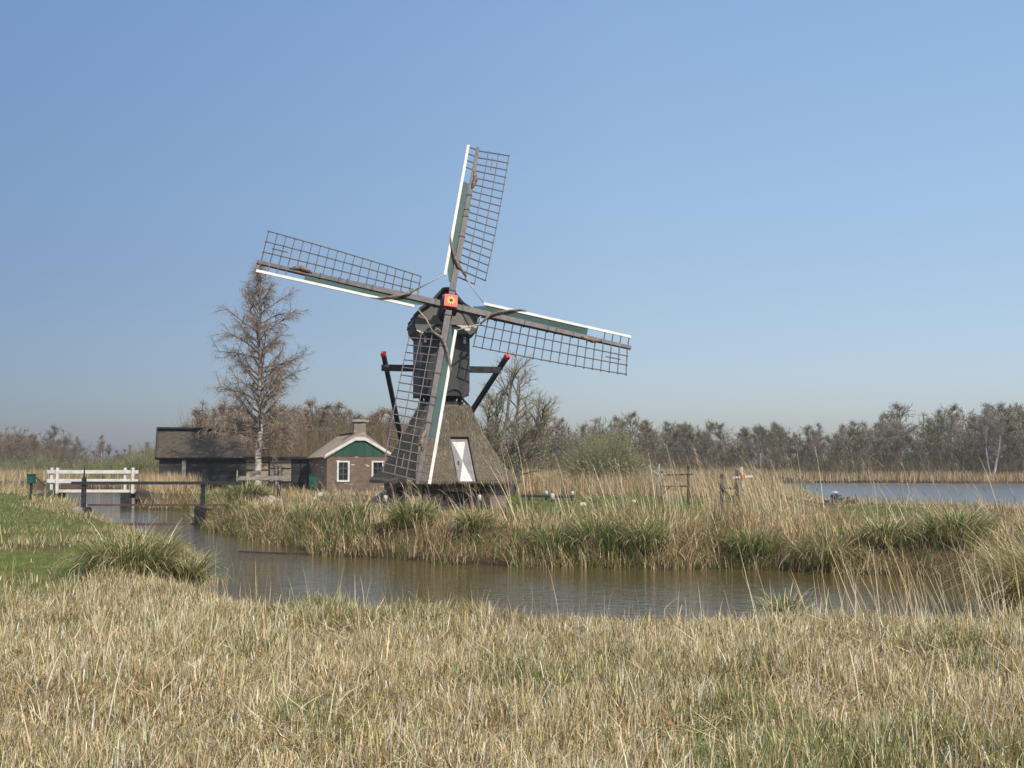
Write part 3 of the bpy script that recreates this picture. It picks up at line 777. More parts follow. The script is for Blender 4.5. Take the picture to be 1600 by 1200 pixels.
G = 'sedge tussocks along the water'
tussock('sedge_tussock', 'large arching tussock of mixed straw and green on the near bank before the sluice', *ground_at(205, 893, 0.36), 0.95, 0.72, 2300, 101, 0.42, G)
tussock('sedge_tussock', 'smaller upright tussock standing beside the large arching one at the canal corner', *ground_at(290, 897, 0.25), 0.42, 0.62, 700, 102, 0.4, G)
tussock('sedge_tussock', 'huge shaggy brown tussock hanging over the canal at the edge of the picture', 6.75, 13.5, 1.15, 1.1, 3200, 103, 0.10, G)
tussock('sedge_tussock', 'low green tussock at the end of the near bank, below the leaning reeds', 3.25, 13.1, 0.36, 0.42, 500, 104, 0.4, G)
TL = [(378, 815, 1.0, .95, .65, 'broad green tussock against the dark wing wall of the sluice'),
      (475, 850, .6, .8, .75, 'bright green upright tussock at the waterline before the brick cottage'),
      (552, 861, .5, .65, .6, 'tussock on the waterline below the gap between cottage and windmill'),
      (640, 870, .7, .7, .65, 'green tussock on the waterline below the lowest sail tip'),
      (740, 877, .5, .55, .5, 'short tussock on the waterline below the windmill door'),
      (868, 884, .65, .7, .7, 'green tussock on the waterline below the white capped posts'),
      (935, 884, .7, .8, .8, 'dense green tussock on the waterline below the olive willow bush'),
      (1015, 888, .6, .65, .65, 'ragged green tussock on the waterline below the first miniature mill'),
      (1185, 890, .75, .75, .6, 'dark green tussock on the waterline below the red hubbed miniature mill'),
      (1300, 896, .75, .8, .45, 'half dead tussock on the waterline below the moored motorboat'),
      (1400, 896, .6, .75, .5, 'ragged tussock between two others on the bank before the lake'),
      (1510, 898, .85, .9, .6, 'tall green tussock on the bank nearest the huge brown one')]
for i, (px, py, r, h, g, lab) in enumerate(TL):
    X, Y = ground_at(px, py)
    tussock('sedge_tussock', lab, X, Y + 0.45, r, h * (0.85 if px < 1100 else 0.68), int(1500 * r), 110 + i, g * 0.8, G, 0.0)

# ------------------------------------------------------------------ the windmill
MX, MY, MZ = -2.24, 34.0, 0.66
mill = empty('windmill', (MX, MY, MZ), 0, 'dark timber windmill on a thatched base with four lattice sails', 'windmill')
BASE = Matrix.Translation((0.09, 0, 0)) @ Matrix.Rotation(R(21), 4, 'Z')
BODY = Matrix.Rotation(R(13), 4, 'Z')


def zpx(py, Y): return at(800, py, Y).z - MZ


EAVE, TOP = zpx(751, 32.6), zpx(632, 33.4)

# brick base with timber posts
b = MB(BASE)
hw = 1.43
for s in (-1, 1):
    b.box((-hw, s * hw - 0.11, -0.3), (hw, s * hw + 0.11, EAVE + 0.06)) if s == 1 else None
    b.box((s * hw - 0.11, -hw + 0.11, -0.3), (s * hw + 0.11, hw - 0.11, EAVE + 0.06))
b.box((-hw - 0.11, -hw - 0.11, -0.3), (-0.52, -hw + 0.11, EAVE + 0.06))
b.box((0.78, -hw - 0.11, -0.3), (hw + 0.11, -hw + 0.11, EAVE + 0.06))
b.box((-0.52, -hw - 0.11, 0.5), (0.78, -hw + 0.11, EAVE + 0.06))
b.build('brick_base', M['brick_pale'], mill)
b = MB(BASE)
b.box((-1.12, -hw - 0.17, -0.3), (-0.5, -hw - 0.115, EAVE - 0.03)); b.build('timber_shutter', M['dark_wood'], mill)
b = MB(BASE); b.box((0.72, -hw - 0.17, -0.3), (0.98, -hw - 0.115, EAVE - 0.03)); b.build('timber_shutter', M['dark_wood'], mill)
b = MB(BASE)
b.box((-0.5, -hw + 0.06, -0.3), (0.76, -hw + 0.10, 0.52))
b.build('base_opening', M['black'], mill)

# thatched skirt: four concave slopes with rounded hips, a recess for the door in the front one
b = MB(BASE)
NV = 12
HB, HT = 1.82, 0.67
rj = rs(8)


def half(v): return HT + (HB - HT) * (1 - v) ** 1.0 - 0.09 * math.sin(PI * v) + 0.10 * max(0, 0.12 - v) / 0.12


DU0, DU1, DV0, DV1 = -0.12, 0.48, 0.0, 0.57     # door opening on the front slope, u in metres, v from 0 (eave) to 1
vsn = [0, 0.06, 0.15, 0.25, 0.35, 0.46, DV1, 0.68, 0.78, 0.88, 1.0]
us_f = [-1, -0.8, -0.6, -0.4, None, None, 0.6, 0.8, 1]


def ring(v):
    """one ring of points, with the front slope's own columns at the door"""
    hwid = half(v); z = EAVE + (TOP - EAVE) * v
    rc = 0.16
    pts = []
    for side in range(4):
        rot = Matrix.Rotation(side * PI / 2, 3, 'Z')
        cols = [-hwid + rc, -hwid * 0.62, -hwid * 0.3, DU0, DU1, hwid * 0.5, hwid * 0.72, hwid - rc] if side == 0 else [(-hwid + rc) + (2 * hwid - 2 * rc) * k / 7 for k in range(8)]
        if side == 0 and cols[2] > cols[3] - 0.02:
            cols[1], cols[2] = cols[0] * 0.7 + cols[3] * 0.3, cols[0] * 0.35 + cols[3] * 0.65
        if side == 0: cols[5], cols[6] = cols[4] + (cols[7] - cols[4]) / 3, cols[4] + (cols[7] - cols[4]) * 2 / 3
        for u in cols:
            p = rot @ Vector((u, -hwid, 0)); pts.append(Vector((p.x, p.y, z)))
        p = rot @ Vector((hwid - rc * 0.3, -hwid + rc * 0.3, 0)); pts.append(Vector((p.x, p.y, z)))
    return pts


NP = 36
rows = [ring(v) for v in vsn]
vs = []
for r_, v in zip(rows, vsn):
    for i, p in enumerate(r_):
        j = 0.018 if not (i in (3, 4)) else 0
        vs.append(p + Vector(rj.uniform(-j, j, 3)))
fs = []
for r_ in range(len(vsn) - 1):
    for i in range(NP):
        if i == 3 and vsn[r_ + 1] <= DV1 + 1e-6: continue
        fs.append((r_ * NP + i, r_ * NP + (i + 1) % NP, (r_ + 1) * NP + (i + 1) % NP, (r_ + 1) * NP + i))
# eave underside and top
n0 = len(vs)
for p in rows[0]: vs.append(Vector((p.x * 0.80, p.y * 0.80, EAVE + 0.02)))
for p in rows[0]: vs.append(Vector((p.x * 0.995, p.y * 0.995, EAVE - 0.075)))
for i in range(NP):
    j = (i + 1) % NP
    if i == 3: continue
    fs.append((i, n0 + NP + i, n0 + NP + j, j)); fs.append((n0 + NP + i, n0 + i, n0 + j, n0 + NP + j))
fs.append(tuple((len(vsn) - 1) * NP + i for i in range(NP)))
# door reveal
nrm = Vector((0, -(TOP - EAVE), -(HB - HT))).normalized(); nrm.z = abs(nrm.z) * 1
inn = -nrm * 0.17
k0 = len(vs)
lo = [0, vsn.index(DV1)]
vl = [r_ * NP + 3 for r_ in range(lo[1] + 1)]; vr = [r_ * NP + 4 for r_ in range(lo[1] + 1)]
for q in vl + vr: vs.append(Vector(vs[q]) + inn)
m_ = len(vl)
for i in range(m_ - 1):
    fs.append((vl[i], vl[i + 1], k0 + i + 1, k0 + i)); fs.append((vr[i + 1], vr[i], k0 + m_ + i, k0 + m_ + i + 1))
fs.append((vl[-1], vr[-1], k0 + m_ + m_ - 1, k0 + m_ - 1))
b.add(vs, fs, False)
sk = b.build('thatched_skirt', M['thatch'], mill)
# the reed ends that roughen the thatch
rg = rs(88); nst = 15000
V4 = []
side = rg.randint(0, 4, nst); vv = rg.rand(nst) ** 1.25
side[rg.rand(nst) < 0.35] = 0
hwv = np.array([half(v) for v in vv]); uu = rg.uniform(-0.97, 0.97, nst) * hwv
kp = ~((side == 0) & (uu > DU0 - 0.04) & (uu < DU1 + 0.04) & (vv < DV1 + 0.12))
side, vv, hwv, uu = side[kp], vv[kp], hwv[kp], uu[kp]; nst = len(uu)
ang = side * PI / 2 + R(21)
lx, ly = uu, -hwv - 0.004
gx, gy = 0.09 + lx * np.cos(ang) - ly * np.sin(ang), lx * np.sin(ang) + ly * np.cos(ang)
gz_ = EAVE + (TOP - EAVE) * vv
slope = math.atan2(HB - HT, TOP - EAVE)
V, F = blade_arrays(rg, gx, gy, gz_, rg.uniform(0.07, 0.20, nst), rg.uniform(0.006, 0.012, nst), ang - PI / 2 + rg.randn(nst) * 0.12, PI - slope - rg.uniform(0.01, 0.09, nst), np.zeros(nst), segs=2, twist=rg.randn(nst) * 0.4)
THC = np.array([(0.19, 0.16, 0.12), (0.14, 0.115, 0.082), (0.25, 0.215, 0.165), (0.10, 0.082, 0.058), (0.16, 0.14, 0.085)])
sc_ = col_mix(rg, nst, [(THC, 1)], 0.25) * (0.75 + 0.5 * vnoise(gx * 3 + gy * 2, gz_ * 2, 0.8, 7))[:, None]
np_mesh('straw_layer', V, F, np.repeat(sc_, 6, 0), M['twig'], sk)

# the door lying in its recess on the slope
p_lo = Vector((0, -half(0), EAVE)); p_hi = Vector((0, -half(DV1), EAVE + (TOP - EAVE) * DV1))
upd = (p_hi - p_lo); HD = upd.length; upd.normalize()
nd = Vector((1, 0, 0)).cross(upd).normalized()
DM = BASE @ Matrix((( 1, nd.x * -1, upd.x, p_lo.x), (0, nd.y * -1, upd.y, p_lo.y), (0, nd.z * -1, upd.z, p_lo.z), (0, 0, 0, 1)))
# local door frame: x across, y into the thatch (nd points out), z up the slope
if nd.y > 0: DM = BASE @ Matrix(((1, nd.x, upd.x, p_lo.x), (0, nd.y, upd.y, p_lo.y), (0, nd.z, upd.z, p_lo.z), (0, 0, 0, 1)))
D = MB(DM)
D.box((DU0 + 0.03, 0.10, -0.02), (DU0 + 0.075, 0.19, HD - 0.02)); D.box((DU1 - 0.10, 0.10, -0.02), (DU1 - 0.03, 0.19, HD - 0.02)); D.box((DU0 + 0.075, 0.10, HD - 0.10), (DU1 - 0.10, 0.19, HD - 0.02))
D.build('door_frame', M['door_grey'], mill)
D = MB(DM)
dx0, dx1, dz0, dz1 = DU0 + 0.078, DU1 - 0.103, -0.01, HD - 0.105
D.box((dx0, 0.115, dz0), (dx1, 0.16, dz1))
door = D.build('door', M['white'], mill, 'white door with two grey side triangles meeting at its middle')
mx_, mz_ = (dx0 + dx1) / 2, (dz0 + dz1) / 2 + 0.05
D = MB(DM)
for a in (dx0, dx1):
    D.prism([(a, dz0 + 0.02), (mx_, mz_), (a, dz1 - 0.02)], 0.108, 0.1146)
D.build('painted_triangle', M['door_grey'], door)
D = MB(DM)
D.box((dx0 + 0.05, 0.085, mz_ - 0.16), (dx0 + 0.075, 0.107, mz_ - 0.02)); D.box((dx0 + 0.045, 0.075, mz_ - 0.13), (dx0 + 0.08, 0.085, mz_ - 0.05))
D.build('handle', M['iron'], door)
D = MB(DM); D.box((DU0 - 0.06, -0.02, -0.1), (DU1 + 0.06, 0.2, -0.03)); D.build('door_sill', M['dark_wood'], mill)

# scoop housing at the side of the base
b = MB(BASE)
b.prism([(-2.75, -0.3), (-2.75, 0.02), (-1.95, 0.55), (-1.56, 0.62), (-1.56, -0.3)], -0.95, -0.45)
b.build('scoop_housing', M['black'], mill)

# upper body
zB, zT = zpx(619, 33.2), zpx(519, 33.2)
w2, d2 = 0.755, 0.82
b = MB(BODY)
b.box((-w2, -d2 + 0.03, zB + 0.02), (w2, d2, zT + 0.5))
b.build('upper_body', M['tar'], mill)
b = MB(BODY)


def arc(cx, r_, z, rise, n=8): return [(cx + r_ * math.cos(PI - PI * k / n), z + rise * math.sin(PI * k / n)) for k in range(n + 1)]


prof = [(-w2 - 0.012, zT + 0.5), (-w2 - 0.012, zB + 0.10), (-0.52, zB)] + arc(-0.28, 0.2, zB, 0.2) + arc(0.29, 0.24, zB, 0.22) + [(0.56, zB - 0.1), (w2 + 0.012, zB + 0.15), (w2 + 0.012, zT + 0.5)]
b.prism(prof, -d2 - 0.02, -d2 + 0.026)
b.build('front_boarding', M['tar_v'], mill)
b = MB(BODY)
b.tube([(0, 0, TOP - 0.1), (0, 0, zB + 0.05)], [0.50, 0.45], 12)
b.box((-0.62, -0.62, TOP + 0.0), (0.62, 0.62, TOP + 0.10))
b.build('neck', M['black'], mill)
for s in (-1, 1):
    for t_ in (-1, 1):
        b = MB(BODY); b.bar((s * 0.55, t_ * 0.55, zB + 0.05), (s * 0.5, t_ * 0.45, TOP + 0.06), 0.1); b.build('strut', M['black'], mill)
b = MB(BODY); b.bar((0.62, -0.3, zB - 0.02), (1.05, 0.1, TOP - 0.12), 0.05); b.build('tie_rod', M['black'], mill)
for s in (-1, 1):
    b = MB(BODY)
    cx = s * 0.62 - (0.015 if s > 0 else 0.0)
    b.box((cx - 0.06, -d2 - 0.045, zT - 0.36), (cx + 0.06, -d2 - 0.0205, zT - 0.05))
    wv = b.build('vent_window', M['black'], mill)
    b = MB(BODY)
    for k in range(2): b.box((cx - 0.04, -d2 - 0.055, zT - 0.34 + k * 0.15), (cx + 0.04, -d2 - 0.0455, zT - 0.22 + k * 0.15))
    b.build('pane', M['white'], wv)

# cap
zA, z1_, z2_, z3_, z4_ = zpx(450, 32.7), zpx(474, 32.7), zpx(496, 32.7), zpx(506, 32.7), zpx(524, 32.9)
half_prof = [(0.0, zA), (0.12, zA - 0.01), (0.50, z1_ + 0.03), (0.80, z1_ - 0.16), (0.97, z2_), (0.99, z3_), (0.92, z3_ - 0.2), (0.79, z4_)]
prof = half_prof + [(-x, z) for x, z in half_prof[:0:-1]]
CF, CB = -0.98, 1.25
b = MB(BODY)
n = len(prof)
secs = []
for yy, k, dz in ((CF, 1, 0), (-0.3, 1.0, 0), (0.5, 0.97, -0.05), (CB, 0.80, -0.25)):
    secs.append([(x * k, yy, (z - z4_) * (1 if k == 1 else k ** 0.5) + z4_ + dz * (z - z4_) * 0.3) for x, z in prof])
vs = [p for s_ in secs for p in s_]
fs = [(a * n + i, (a + 1) * n + i, (a + 1) * n + (i + 1) % n, a * n + (i + 1) % n) for a in range(3) for i in range(n)]
fs += [tuple(range(n)), tuple(range(3 * n, 4 * n))[::-1]]
b.add(vs, fs)
# lapped boards on the curved flanks
for s in (-1, 1):
    for (xa, za), (xb, zb) in zip(half_prof[2:-1], half_prof[3:]):
        L_ = math.hypot(xb - xa, zb - za); m_ = max(1, int(L_ / 0.13))
        for k in range(m_):
            t0, t1 = k / m_, (k + 1) / m_
            p0 = (xa + (xb - xa) * t0, za + (zb - za) * t0); p1 = (xa + (xb - xa) * t1, za + (zb - za) * t1)
            nx_, nz_ = -(zb - za) / L_, (xb - xa) / L_
            b.add([(s * p0[0], CF, p0[1]), (s * (p1[0] + nx_ * 0.03), CF, p1[1] + nz_ * 0.03), (s * (p1[0] + nx_ * 0.03), 0.5, p1[1] + nz_ * 0.03), (s * p0[0], 0.5, p0[1]), (s * p1[0], CF, p1[1]), (s * p1[0], 0.5, p1[1])],
                  [(0, 1, 2, 3), (0, 4, 1), (1, 4, 5, 2), (3, 2, 5)])
cap = b.build('cap', M['tar'], mill)
b = MB(BODY)
fp = [(0.95, z2_ - 0.01), (0.80, z1_ - 0.16), (0.45, z1_ - 0.02), (-0.45, z1_ - 0.02), (-0.80, z1_ - 0.16), (-0.95, z2_ - 0.01), (-0.96, z3_ + 0.02), (0.96, z3_ + 0.02)]
b.prism(fp, CF - 0.05, CF - 0.004)
b.build('front_board', M['grey_board'], cap)
b = MB(BODY)
for s in (-1, 1):
    for (xa, za), (xb, zb) in zip(half_prof[:5], half_prof[1:5]):
        b.bar((s * xa, CF - 0.10, za + 0.02), (s * xb, CF - 0.10, zb + 0.02), 0.2, 0.07)
b.build('verge_board', M['tar'], cap)
# pale corner panels and the name board with its lettering
for s in (-1, 1):
    b = MB(BODY)
    b.prism([(s * 0.96, z3_ + 0.01), (s * 0.90, z3_ - 0.2), (s * 0.74, z3_ - 0.28), (s * 0.55, z3_ - 0.10), (s * 0.32, z3_ + 0.01)], CF - 0.045, CF - 0.006)
    b.build('corner_panel', M['cream'], cap)
b = MB(BODY)
bp = [(-0.64, z3_ - 0.26)] + [(0.64 * math.sin(t), z3_ - 0.02 - 0.22 * (1 - math.cos(t))) for t in np.linspace(-1.25, 1.25, 11)] + [(0.64, z3_ - 0.26)]
b.prism(bp, CF - 0.10, CF - 0.05)
nb = b.build('name_board', M['green'], cap)


def lettering(txt, size, M4, mat, parent, name='lettering', depth=0.004):
    cu = bpy.data.curves.new(name, 'FONT'); cu.body = txt; cu.size = size; cu.align_x = 'CENTER'; cu.align_y = 'CENTER'; cu.extrude = depth
    cu.offset = size * 0.012
    t = bpy.data.objects.new(name, cu); COL.objects.link(t)
    dg = bpy.context.evaluated_depsgraph_get()
    me = bpy.data.meshes.new_from_object(t.evaluated_get(dg))
    bpy.data.objects.remove(t); bpy.data.curves.remove(cu)
    me.transform(M4); me.materials.clear(); me.materials.append(mat)
    o = bpy.data.objects.new(name, me); COL.objects.link(o); o.parent = parent
    return o


lettering('DE  WICHER', 0.125, BODY @ Matrix.Translation((0.0, CF - 0.105, z3_ - 0.135)) @ Matrix.Rotation(PI / 2, 4, 'X'), M['white'], cap)

# tail: cross beam, braces with red ends, tail pole
b = MB(BODY)
zc = zpx(577, 34.6)
b.bar((-1.80, 0.45, zc), (2.02, 0.45, zc), 0.16, 0.2)
b.build('cross_beam', M['black'], mill)
tail = Vector((-0.05, 5.2, 0.25))
for s in (-1, 1):
    p = Vector((1.98 if s > 0 else -1.63, 0.62, zc)); q = tail + Vector((s * 0.1, 0, 0))
    d = (p - q).normalized()
    b = MB(BODY); b.bar(p + d * (0.57 if s < 0 else 0.58), q, 0.13, 0.13)
    br = b.build('tail_brace', M['black'], mill)
    e = p + d * (0.57 if s < 0 else 0.58)
    b = MB(BODY); b.bar(e - d * 0.01, e + d * 0.11, 0.15, 0.15); b.build('end_cap', M['red'], br)
b = MB(BODY); b.bar((0, 0.7, zB + 0.5), tail, 0.22, 0.26); b.bar(tail + Vector((0, 0, 0.1)), tail + Vector((0, 0, -0.5)), 0.2); b.build('tail_pole', M['black'], mill)

# rotor
hub_px = at(702.8, 474.5, 32.25)
HUBW = Vector((hub_px.x - MX, hub_px.y - MY, hub_px.z - MZ))
ROT0 = Matrix.Translation(HUBW) @ Matrix.Rotation(R(13.6), 4, 'Z') @ Matrix.Rotation(R(-18.3), 4, 'X')
b = MB(ROT0)
b.tube([(0, 0.1, 0), (0, 1.6, 0)], [0.2, 0.24], 12)
b.box((-0.22, -0.12, -0.24), (0.22, 0.34, 0.24))
shaft = b.build('windshaft', M['iron'], mill)
b = MB(ROT0 @ Matrix.Rotation(R(7), 4, 'Y')); b.box((-0.20, -0.22, -0.20), (0.20, -0.125, 0.20), 0.01)
plate = b.build('hub_plate', M['red'], shaft)
b = MB(ROT0 @ Matrix.Rotation(R(7), 4, 'Y'))
for k in range(10):
    a = 2 * PI * k / 10 + 0.2
    c, s_ = math.cos(a), math.sin(a)
    f = lambda r_, t: (r_ * c - t * s_, r_ * s_ + t * c)
    b.prism([f(0.03, 0), f(0.075, 0.024), f(0.155, 0), f(0.075, -0.024)], -0.232, -0.222)
b.build('star_ornament', M['yellow'], shaft)
b = MB(ROT0 @ Matrix.Rotation(R(7), 4, 'Y'))
for k in range(10):
    a = 2 * PI * k / 10 + 0.2 + PI / 10
    c, s_ = math.cos(a), math.sin(a)
    f = lambda r_, t: (r_ * c - t * s_, r_ * s_ + t * c)
    b.prism([f(0.0, 0.018), f(0.10, 0.004), f(0.10, -0.004), f(0.0, -0.018)], -0.234, -0.2325)
b.build('star_centre', M['iron'], shaft)

SPIN = 12.2
RI, RO, NB = 0.98, 5.65, 18


def phi(r_): return R(20 - 28 * (r_ - RI) / (RO - RI))


def sp(r_, t, off=0.0):
    a = phi(r_)
    return Vector((t * math.cos(a) - off * math.sin(a), t * math.sin(a) + off * math.cos(a), r_))


SAIL_LABEL = ['uppermost sail pointing at the sky', 'sail reaching out over the bare tree', 'lowest sail hanging before the thatch', 'sail reaching out over the birch']
for k in range(4):
    SM = ROT0 @ Matrix.Rotation(R(SPIN + 90 * k), 4, 'Y') @ Matrix.Translation((0, 0.0 if k % 2 == 0 else 0.17, 0))
    b = MB(SM)
    b.bar((0, 0, 0.0), (0, 0, 2.6), 0.19, 0.19, 0.155, 0.155, up=(1, 0, 0)); b.bar((0, 0, 2.6), (0, 0, RO + 0.11), 0.155, 0.155, 0.095, 0.10, up=(1, 0, 0))
    sail = b.build('sail', M['spar'], mill, SAIL_LABEL[k])
    b = MB(SM)
    for j in range(NB + 1):
        r_ = RI + (RO - RI) * j / NB
        t1 = 1.02 if (j > 0 or k % 2) else 0.68
        t0 = -0.30 if j >= NB - 3 else -0.05
        b.bar(sp(r_, -0.05), sp(r_, t1 + 0.03), 0.034, 0.034, 0.027, 0.027, up=(0, 0, 1))
        if t0 < -0.2: b.bar((-0.05, -0.03, r_), (-0.30, -0.075, r_), 0.03, 0.03, up=(0, 0, 1))
    for t in (0.35, 0.685, 1.02):
        prev = None
        for j in range(0 if (t < 0.9 or k % 2) else 1, NB + 1):
            p = sp(RI + (RO - RI) * j / NB - (0.03 if j == 0 else 0) + (0.03 if j == NB else 0), t, -0.028)
            if prev is not None: b.bar(prev, p, 0.03, 0.026, up=(1, 0, 0))
            prev = p
    j = NB - 2
    b.bar(sp(RI + (RO - RI) * (NB - 2.6) / NB, 0.52, -0.028), sp(RI + (RO - RI) * (NB - 0.8) / NB, 0.52, -0.028), 0.03, 0.026, up=(1, 0, 0))
    b.build('lattice', M['lath'], sail)
    # wind board
    b = MB(SM)
    rr = list(np.linspace(0.72, 4.32, 9))
    for j in range(8):
        r0, r1 = rr[j], rr[j + 1]
        ta = 0.15 if j == 0 else 0.275
        def q(r_, t): return Vector((t, -0.03 - 0.25 * (-0.08 - t), r_))
        b.add([q(r0, -0.08), q(r1, -0.08), q(r1, -0.275), q(r0, -ta), *(x + SP for x in (q(r0, -0.08), q(r1, -0.08), q(r1, -0.275), q(r0, -ta)) for SP in (Vector((0, 0.018, 0)),))],
              [(0, 1, 2, 3), (7, 6, 5, 4), (0, 4, 5, 1), (1, 5, 6, 2), (2, 6, 7, 3), (3, 7, 4, 0)])
    b.build('wind_board', M['green'], sail)
    b = MB(SM)
    prev = None
    for r_ in np.linspace(0.86 if k % 2 == 0 else 1.02, RO + 0.06, 10):
        p = Vector((-0.305 - 0.02 * (r_ - 0.9) / 4.8, -0.09, r_))
        if prev is not None: b.bar(prev, p, 0.085, 0.03, up=(0, 1, 0))
        prev = p
    b.build('leading_edge', M['white'], sail)
    # furled canvas, its tie at the outer end and the rope to the next sail
    b = MB(SM)
    pts = [sp(1.02, 0.34, -0.10), sp(1.12, 0.20, -0.13), Vector((0.05, -0.15, 1.25)), Vector((-0.10, -0.16, 1.5)), Vector((-0.25, -0.15, 1.85)), Vector((-0.36, -0.14, 2.15)), Vector((-0.37, -0.12, 2.35))]
    b.tube(pts, [0.02, 0.04, 0.05, 0.04, 0.034, 0.024, 0.012], 8)
    b.build('furled_canvas', M['canvas'], sail)
    b = MB(SM)
    b.tube([sp(4.15, 0.03, -0.06), sp(4.3, 0.06, -0.08), sp(4.5, 0.10, -0.09), sp(4.66, 0.06, -0.07), sp(4.8, 0.02, -0.06)], [0.03, 0.07, 0.08, 0.055, 0.02], 8)
    b.build('canvas_knot', M['canvas'], sail)
    b = MB(SM)
    b.tube([sp(1.02, 0.34, -0.10), Vector((0.62, -0.06 + (0.06 if k % 2 == 0 else -0.08), 0.66)), Vector((1.0 if k % 2 == 0 else 0.88, 0.05 if k % 2 == 0 else -0.28, 0.32))], [0.024, 0.02, 0.012], 6)
    b.tube([sp(1.05, 0.30, -0.08), sp(0.92, 0.22, -0.12), sp(1.0, 0.1, -0.12)], 0.016, 5)
    b.build('rope', M['rope'], sail)
    for r_ in (0.42, 1.45, 2.35, 3.1, 3.35, 3.9):
        hw_ = 0.112 - 0.008 * r_
        b = MB(SM); b.box((-hw_, -hw_ - 0.005, r_ - 0.02), (hw_, hw_, r_ + 0.02)); b.build('clamp', M['iron'], sail)

# rope from the lowest sail to the ground
b = MB(Matrix.Translation((-MX, -MY, -MZ)))
b.tube([at(645, 755, 30.9), at(634, 770, 31.3), at(620, 785, 31.6), at(616, 790, 31.7)], 0.022, 6)
b.build('mooring_rope', M['rope'], mill)


# ------------------------------------------------------------------ brick cottage
HY = 55.0
house = empty('cottage', (*at(562, 729, HY).xy, 0.66), 0, 'small brown brick cottage with green gable and white window frames', 'cottage')
HM = Matrix.Rotation(R(20), 4, 'Z')
hz = lambda py: at(800, py, HY).z - 0.66
gw, gd = 1.66, 4.5
ze, za = hz(713), hz(684)
b = MB(HM)
b.box((-gw, 0, -0.3), (gw, gd, ze))
b.build('wall', M['brick'], house)
b = MB(HM)
b.prism([(-gw, ze + 0.002), (gw, ze + 0.002), (0.28, za - 0.05), (-0.28, za - 0.05)], -0.02, gd)
b.build('gable', M['gable_green'], house)
b = MB(HM)
for s in (-1, 1):
    b.prism([(s * (gw + 0.14), ze - 0.06), (s * (gw + 0.10), ze + 0.09), (s * 0.25, za + 0.03), (s * 0.25, za - 0.14)], -0.12, -0.021)
b.prism([(-0.25, za - 0.14), (0.25, za - 0.14), (0.25, za + 0.03), (-0.25, za + 0.03)], -0.12, -0.021)
b.build('barge_board', M['white'], house)
b = MB(HM)
rp = [(gw + 0.22, ze - 0.04), (gw + 0.12, ze - 0.12), (0, za + 0.0), (-gw - 0.12, ze - 0.12), (-gw - 0.22, ze - 0.04), (-0.3, za + 0.16), (0, za + 0.22), (0.3, za + 0.16)]
b.prism(rp, -0.10 + 0.0, gd + 0.15)
roof = b.build('roof', M['thatch_roof'], house)
b = MB(HM); b.box((-0.16, 0.30, za + 0.2), (0.16, gd + 0.1, za + 0.30)); b.build('ridge_cap', M['dark_wood'], roof)
b = MB(HM)
zt = hz(659)
b.box((-0.30, -0.02, za + 0.02), (0.30, 0.5, zt))
ch = b.build('chimney', M['brick_pale'], roof)
b = MB(HM); b.box((-0.42, -0.12, zt), (0.42, 0.6, zt + 0.07)); b.box((-0.3, 0, zt + 0.07), (0.3, 0.48, zt + 0.11)); b.build('chimney_cap', M['concrete'], house)
for cx in (-0.84, 0.92):
    z0, z1 = hz(753), hz(720)
    b = MB(HM)
    for x0, x1, y0, y1 in ((-0.32, -0.23, z0, z1), (0.23, 0.32, z0, z1), (-0.23, 0.23, z0, z0 + 0.1), (-0.23, 0.23, z1 - 0.08, z1)):
        b.box((cx + x0, -0.06, y0), (cx + x1, -0.001, y1))
    wd = b.build('window', M['white'], house)
    b = MB(HM); b.box((cx - 0.23, -0.03, z0 + 0.1), (cx + 0.23, -0.002, z1 - 0.08)); b.build('pane', M['glass'], wd)
    b = MB(HM)
    b.box((cx - 0.012, -0.04, z0 + 0.1), (cx + 0.012, -0.031, z1 - 0.08))
    for t in (1 / 3, 2 / 3): b.box((cx - 0.23, -0.044, z0 + 0.1 + t * (z1 - z0 - 0.18) - 0.012), (cx + 0.23, -0.0405, z0 + 0.1 + t * (z1 - z0 - 0.18) + 0.012))
    b.build('glazing_bar', M['grey_board'], wd)

# ------------------------------------------------------------------ low shed joining cottage and barn
SY = 59.0
x0, x1 = at(383, 700, SY).x, at(482, 700, SY).x
shed = empty('shed', (x0, SY, 0.66), 0, 'low flat roofed shed between barn and cottage, tan boards beside a grey panel', 'shed')
sz = lambda py: at(800, py, SY).z - 0.66
L_ = x1 - x0
b = MB(); b.box((0, 0.3, -0.3), (L_, 2.4, sz(717))); b.build('wall', M['dark_wood'], shed)
b = MB(); b.box((-0.1, 0.0, sz(717)), (L_ + 0.1, 2.5, sz(713.5))); b.build('roof', M['black'], shed)
sx = lambda px: at(px, 700, SY).x - x0
b = MB()
for za_, zb_ in ((756, 735.5), (733.5, 723.5), (721.5, 717.5)): b.box((sx(384), 0.2, sz(za_)), (sx(418), 0.299, sz(zb_)))
b.build('tan_panel', M['tan_wood'], shed)
b = MB(); b.box((sx(421), 0.22, sz(731)), (sx(454), 0.299, sz(718))); b.box((sx(421), 0.22, sz(752)), (sx(454), 0.299, sz(733))); b.build('grey_panel', M['grey_wood'], shed)
b = MB()
for a_, c_ in ((456, 468), (469, 481)): b.box((sx(a_), 0.22, sz(756)), (sx(c_), 0.299, sz(719)))
b.build('door', M['barn_wall'], shed)
b = MB()
for px in (432, 437.5): b.bar((sx(px), 0.1, sz(757)), (sx(px), 0.1, sz(731)), 0.09)
b.build('post', M['grey_wood'], shed)

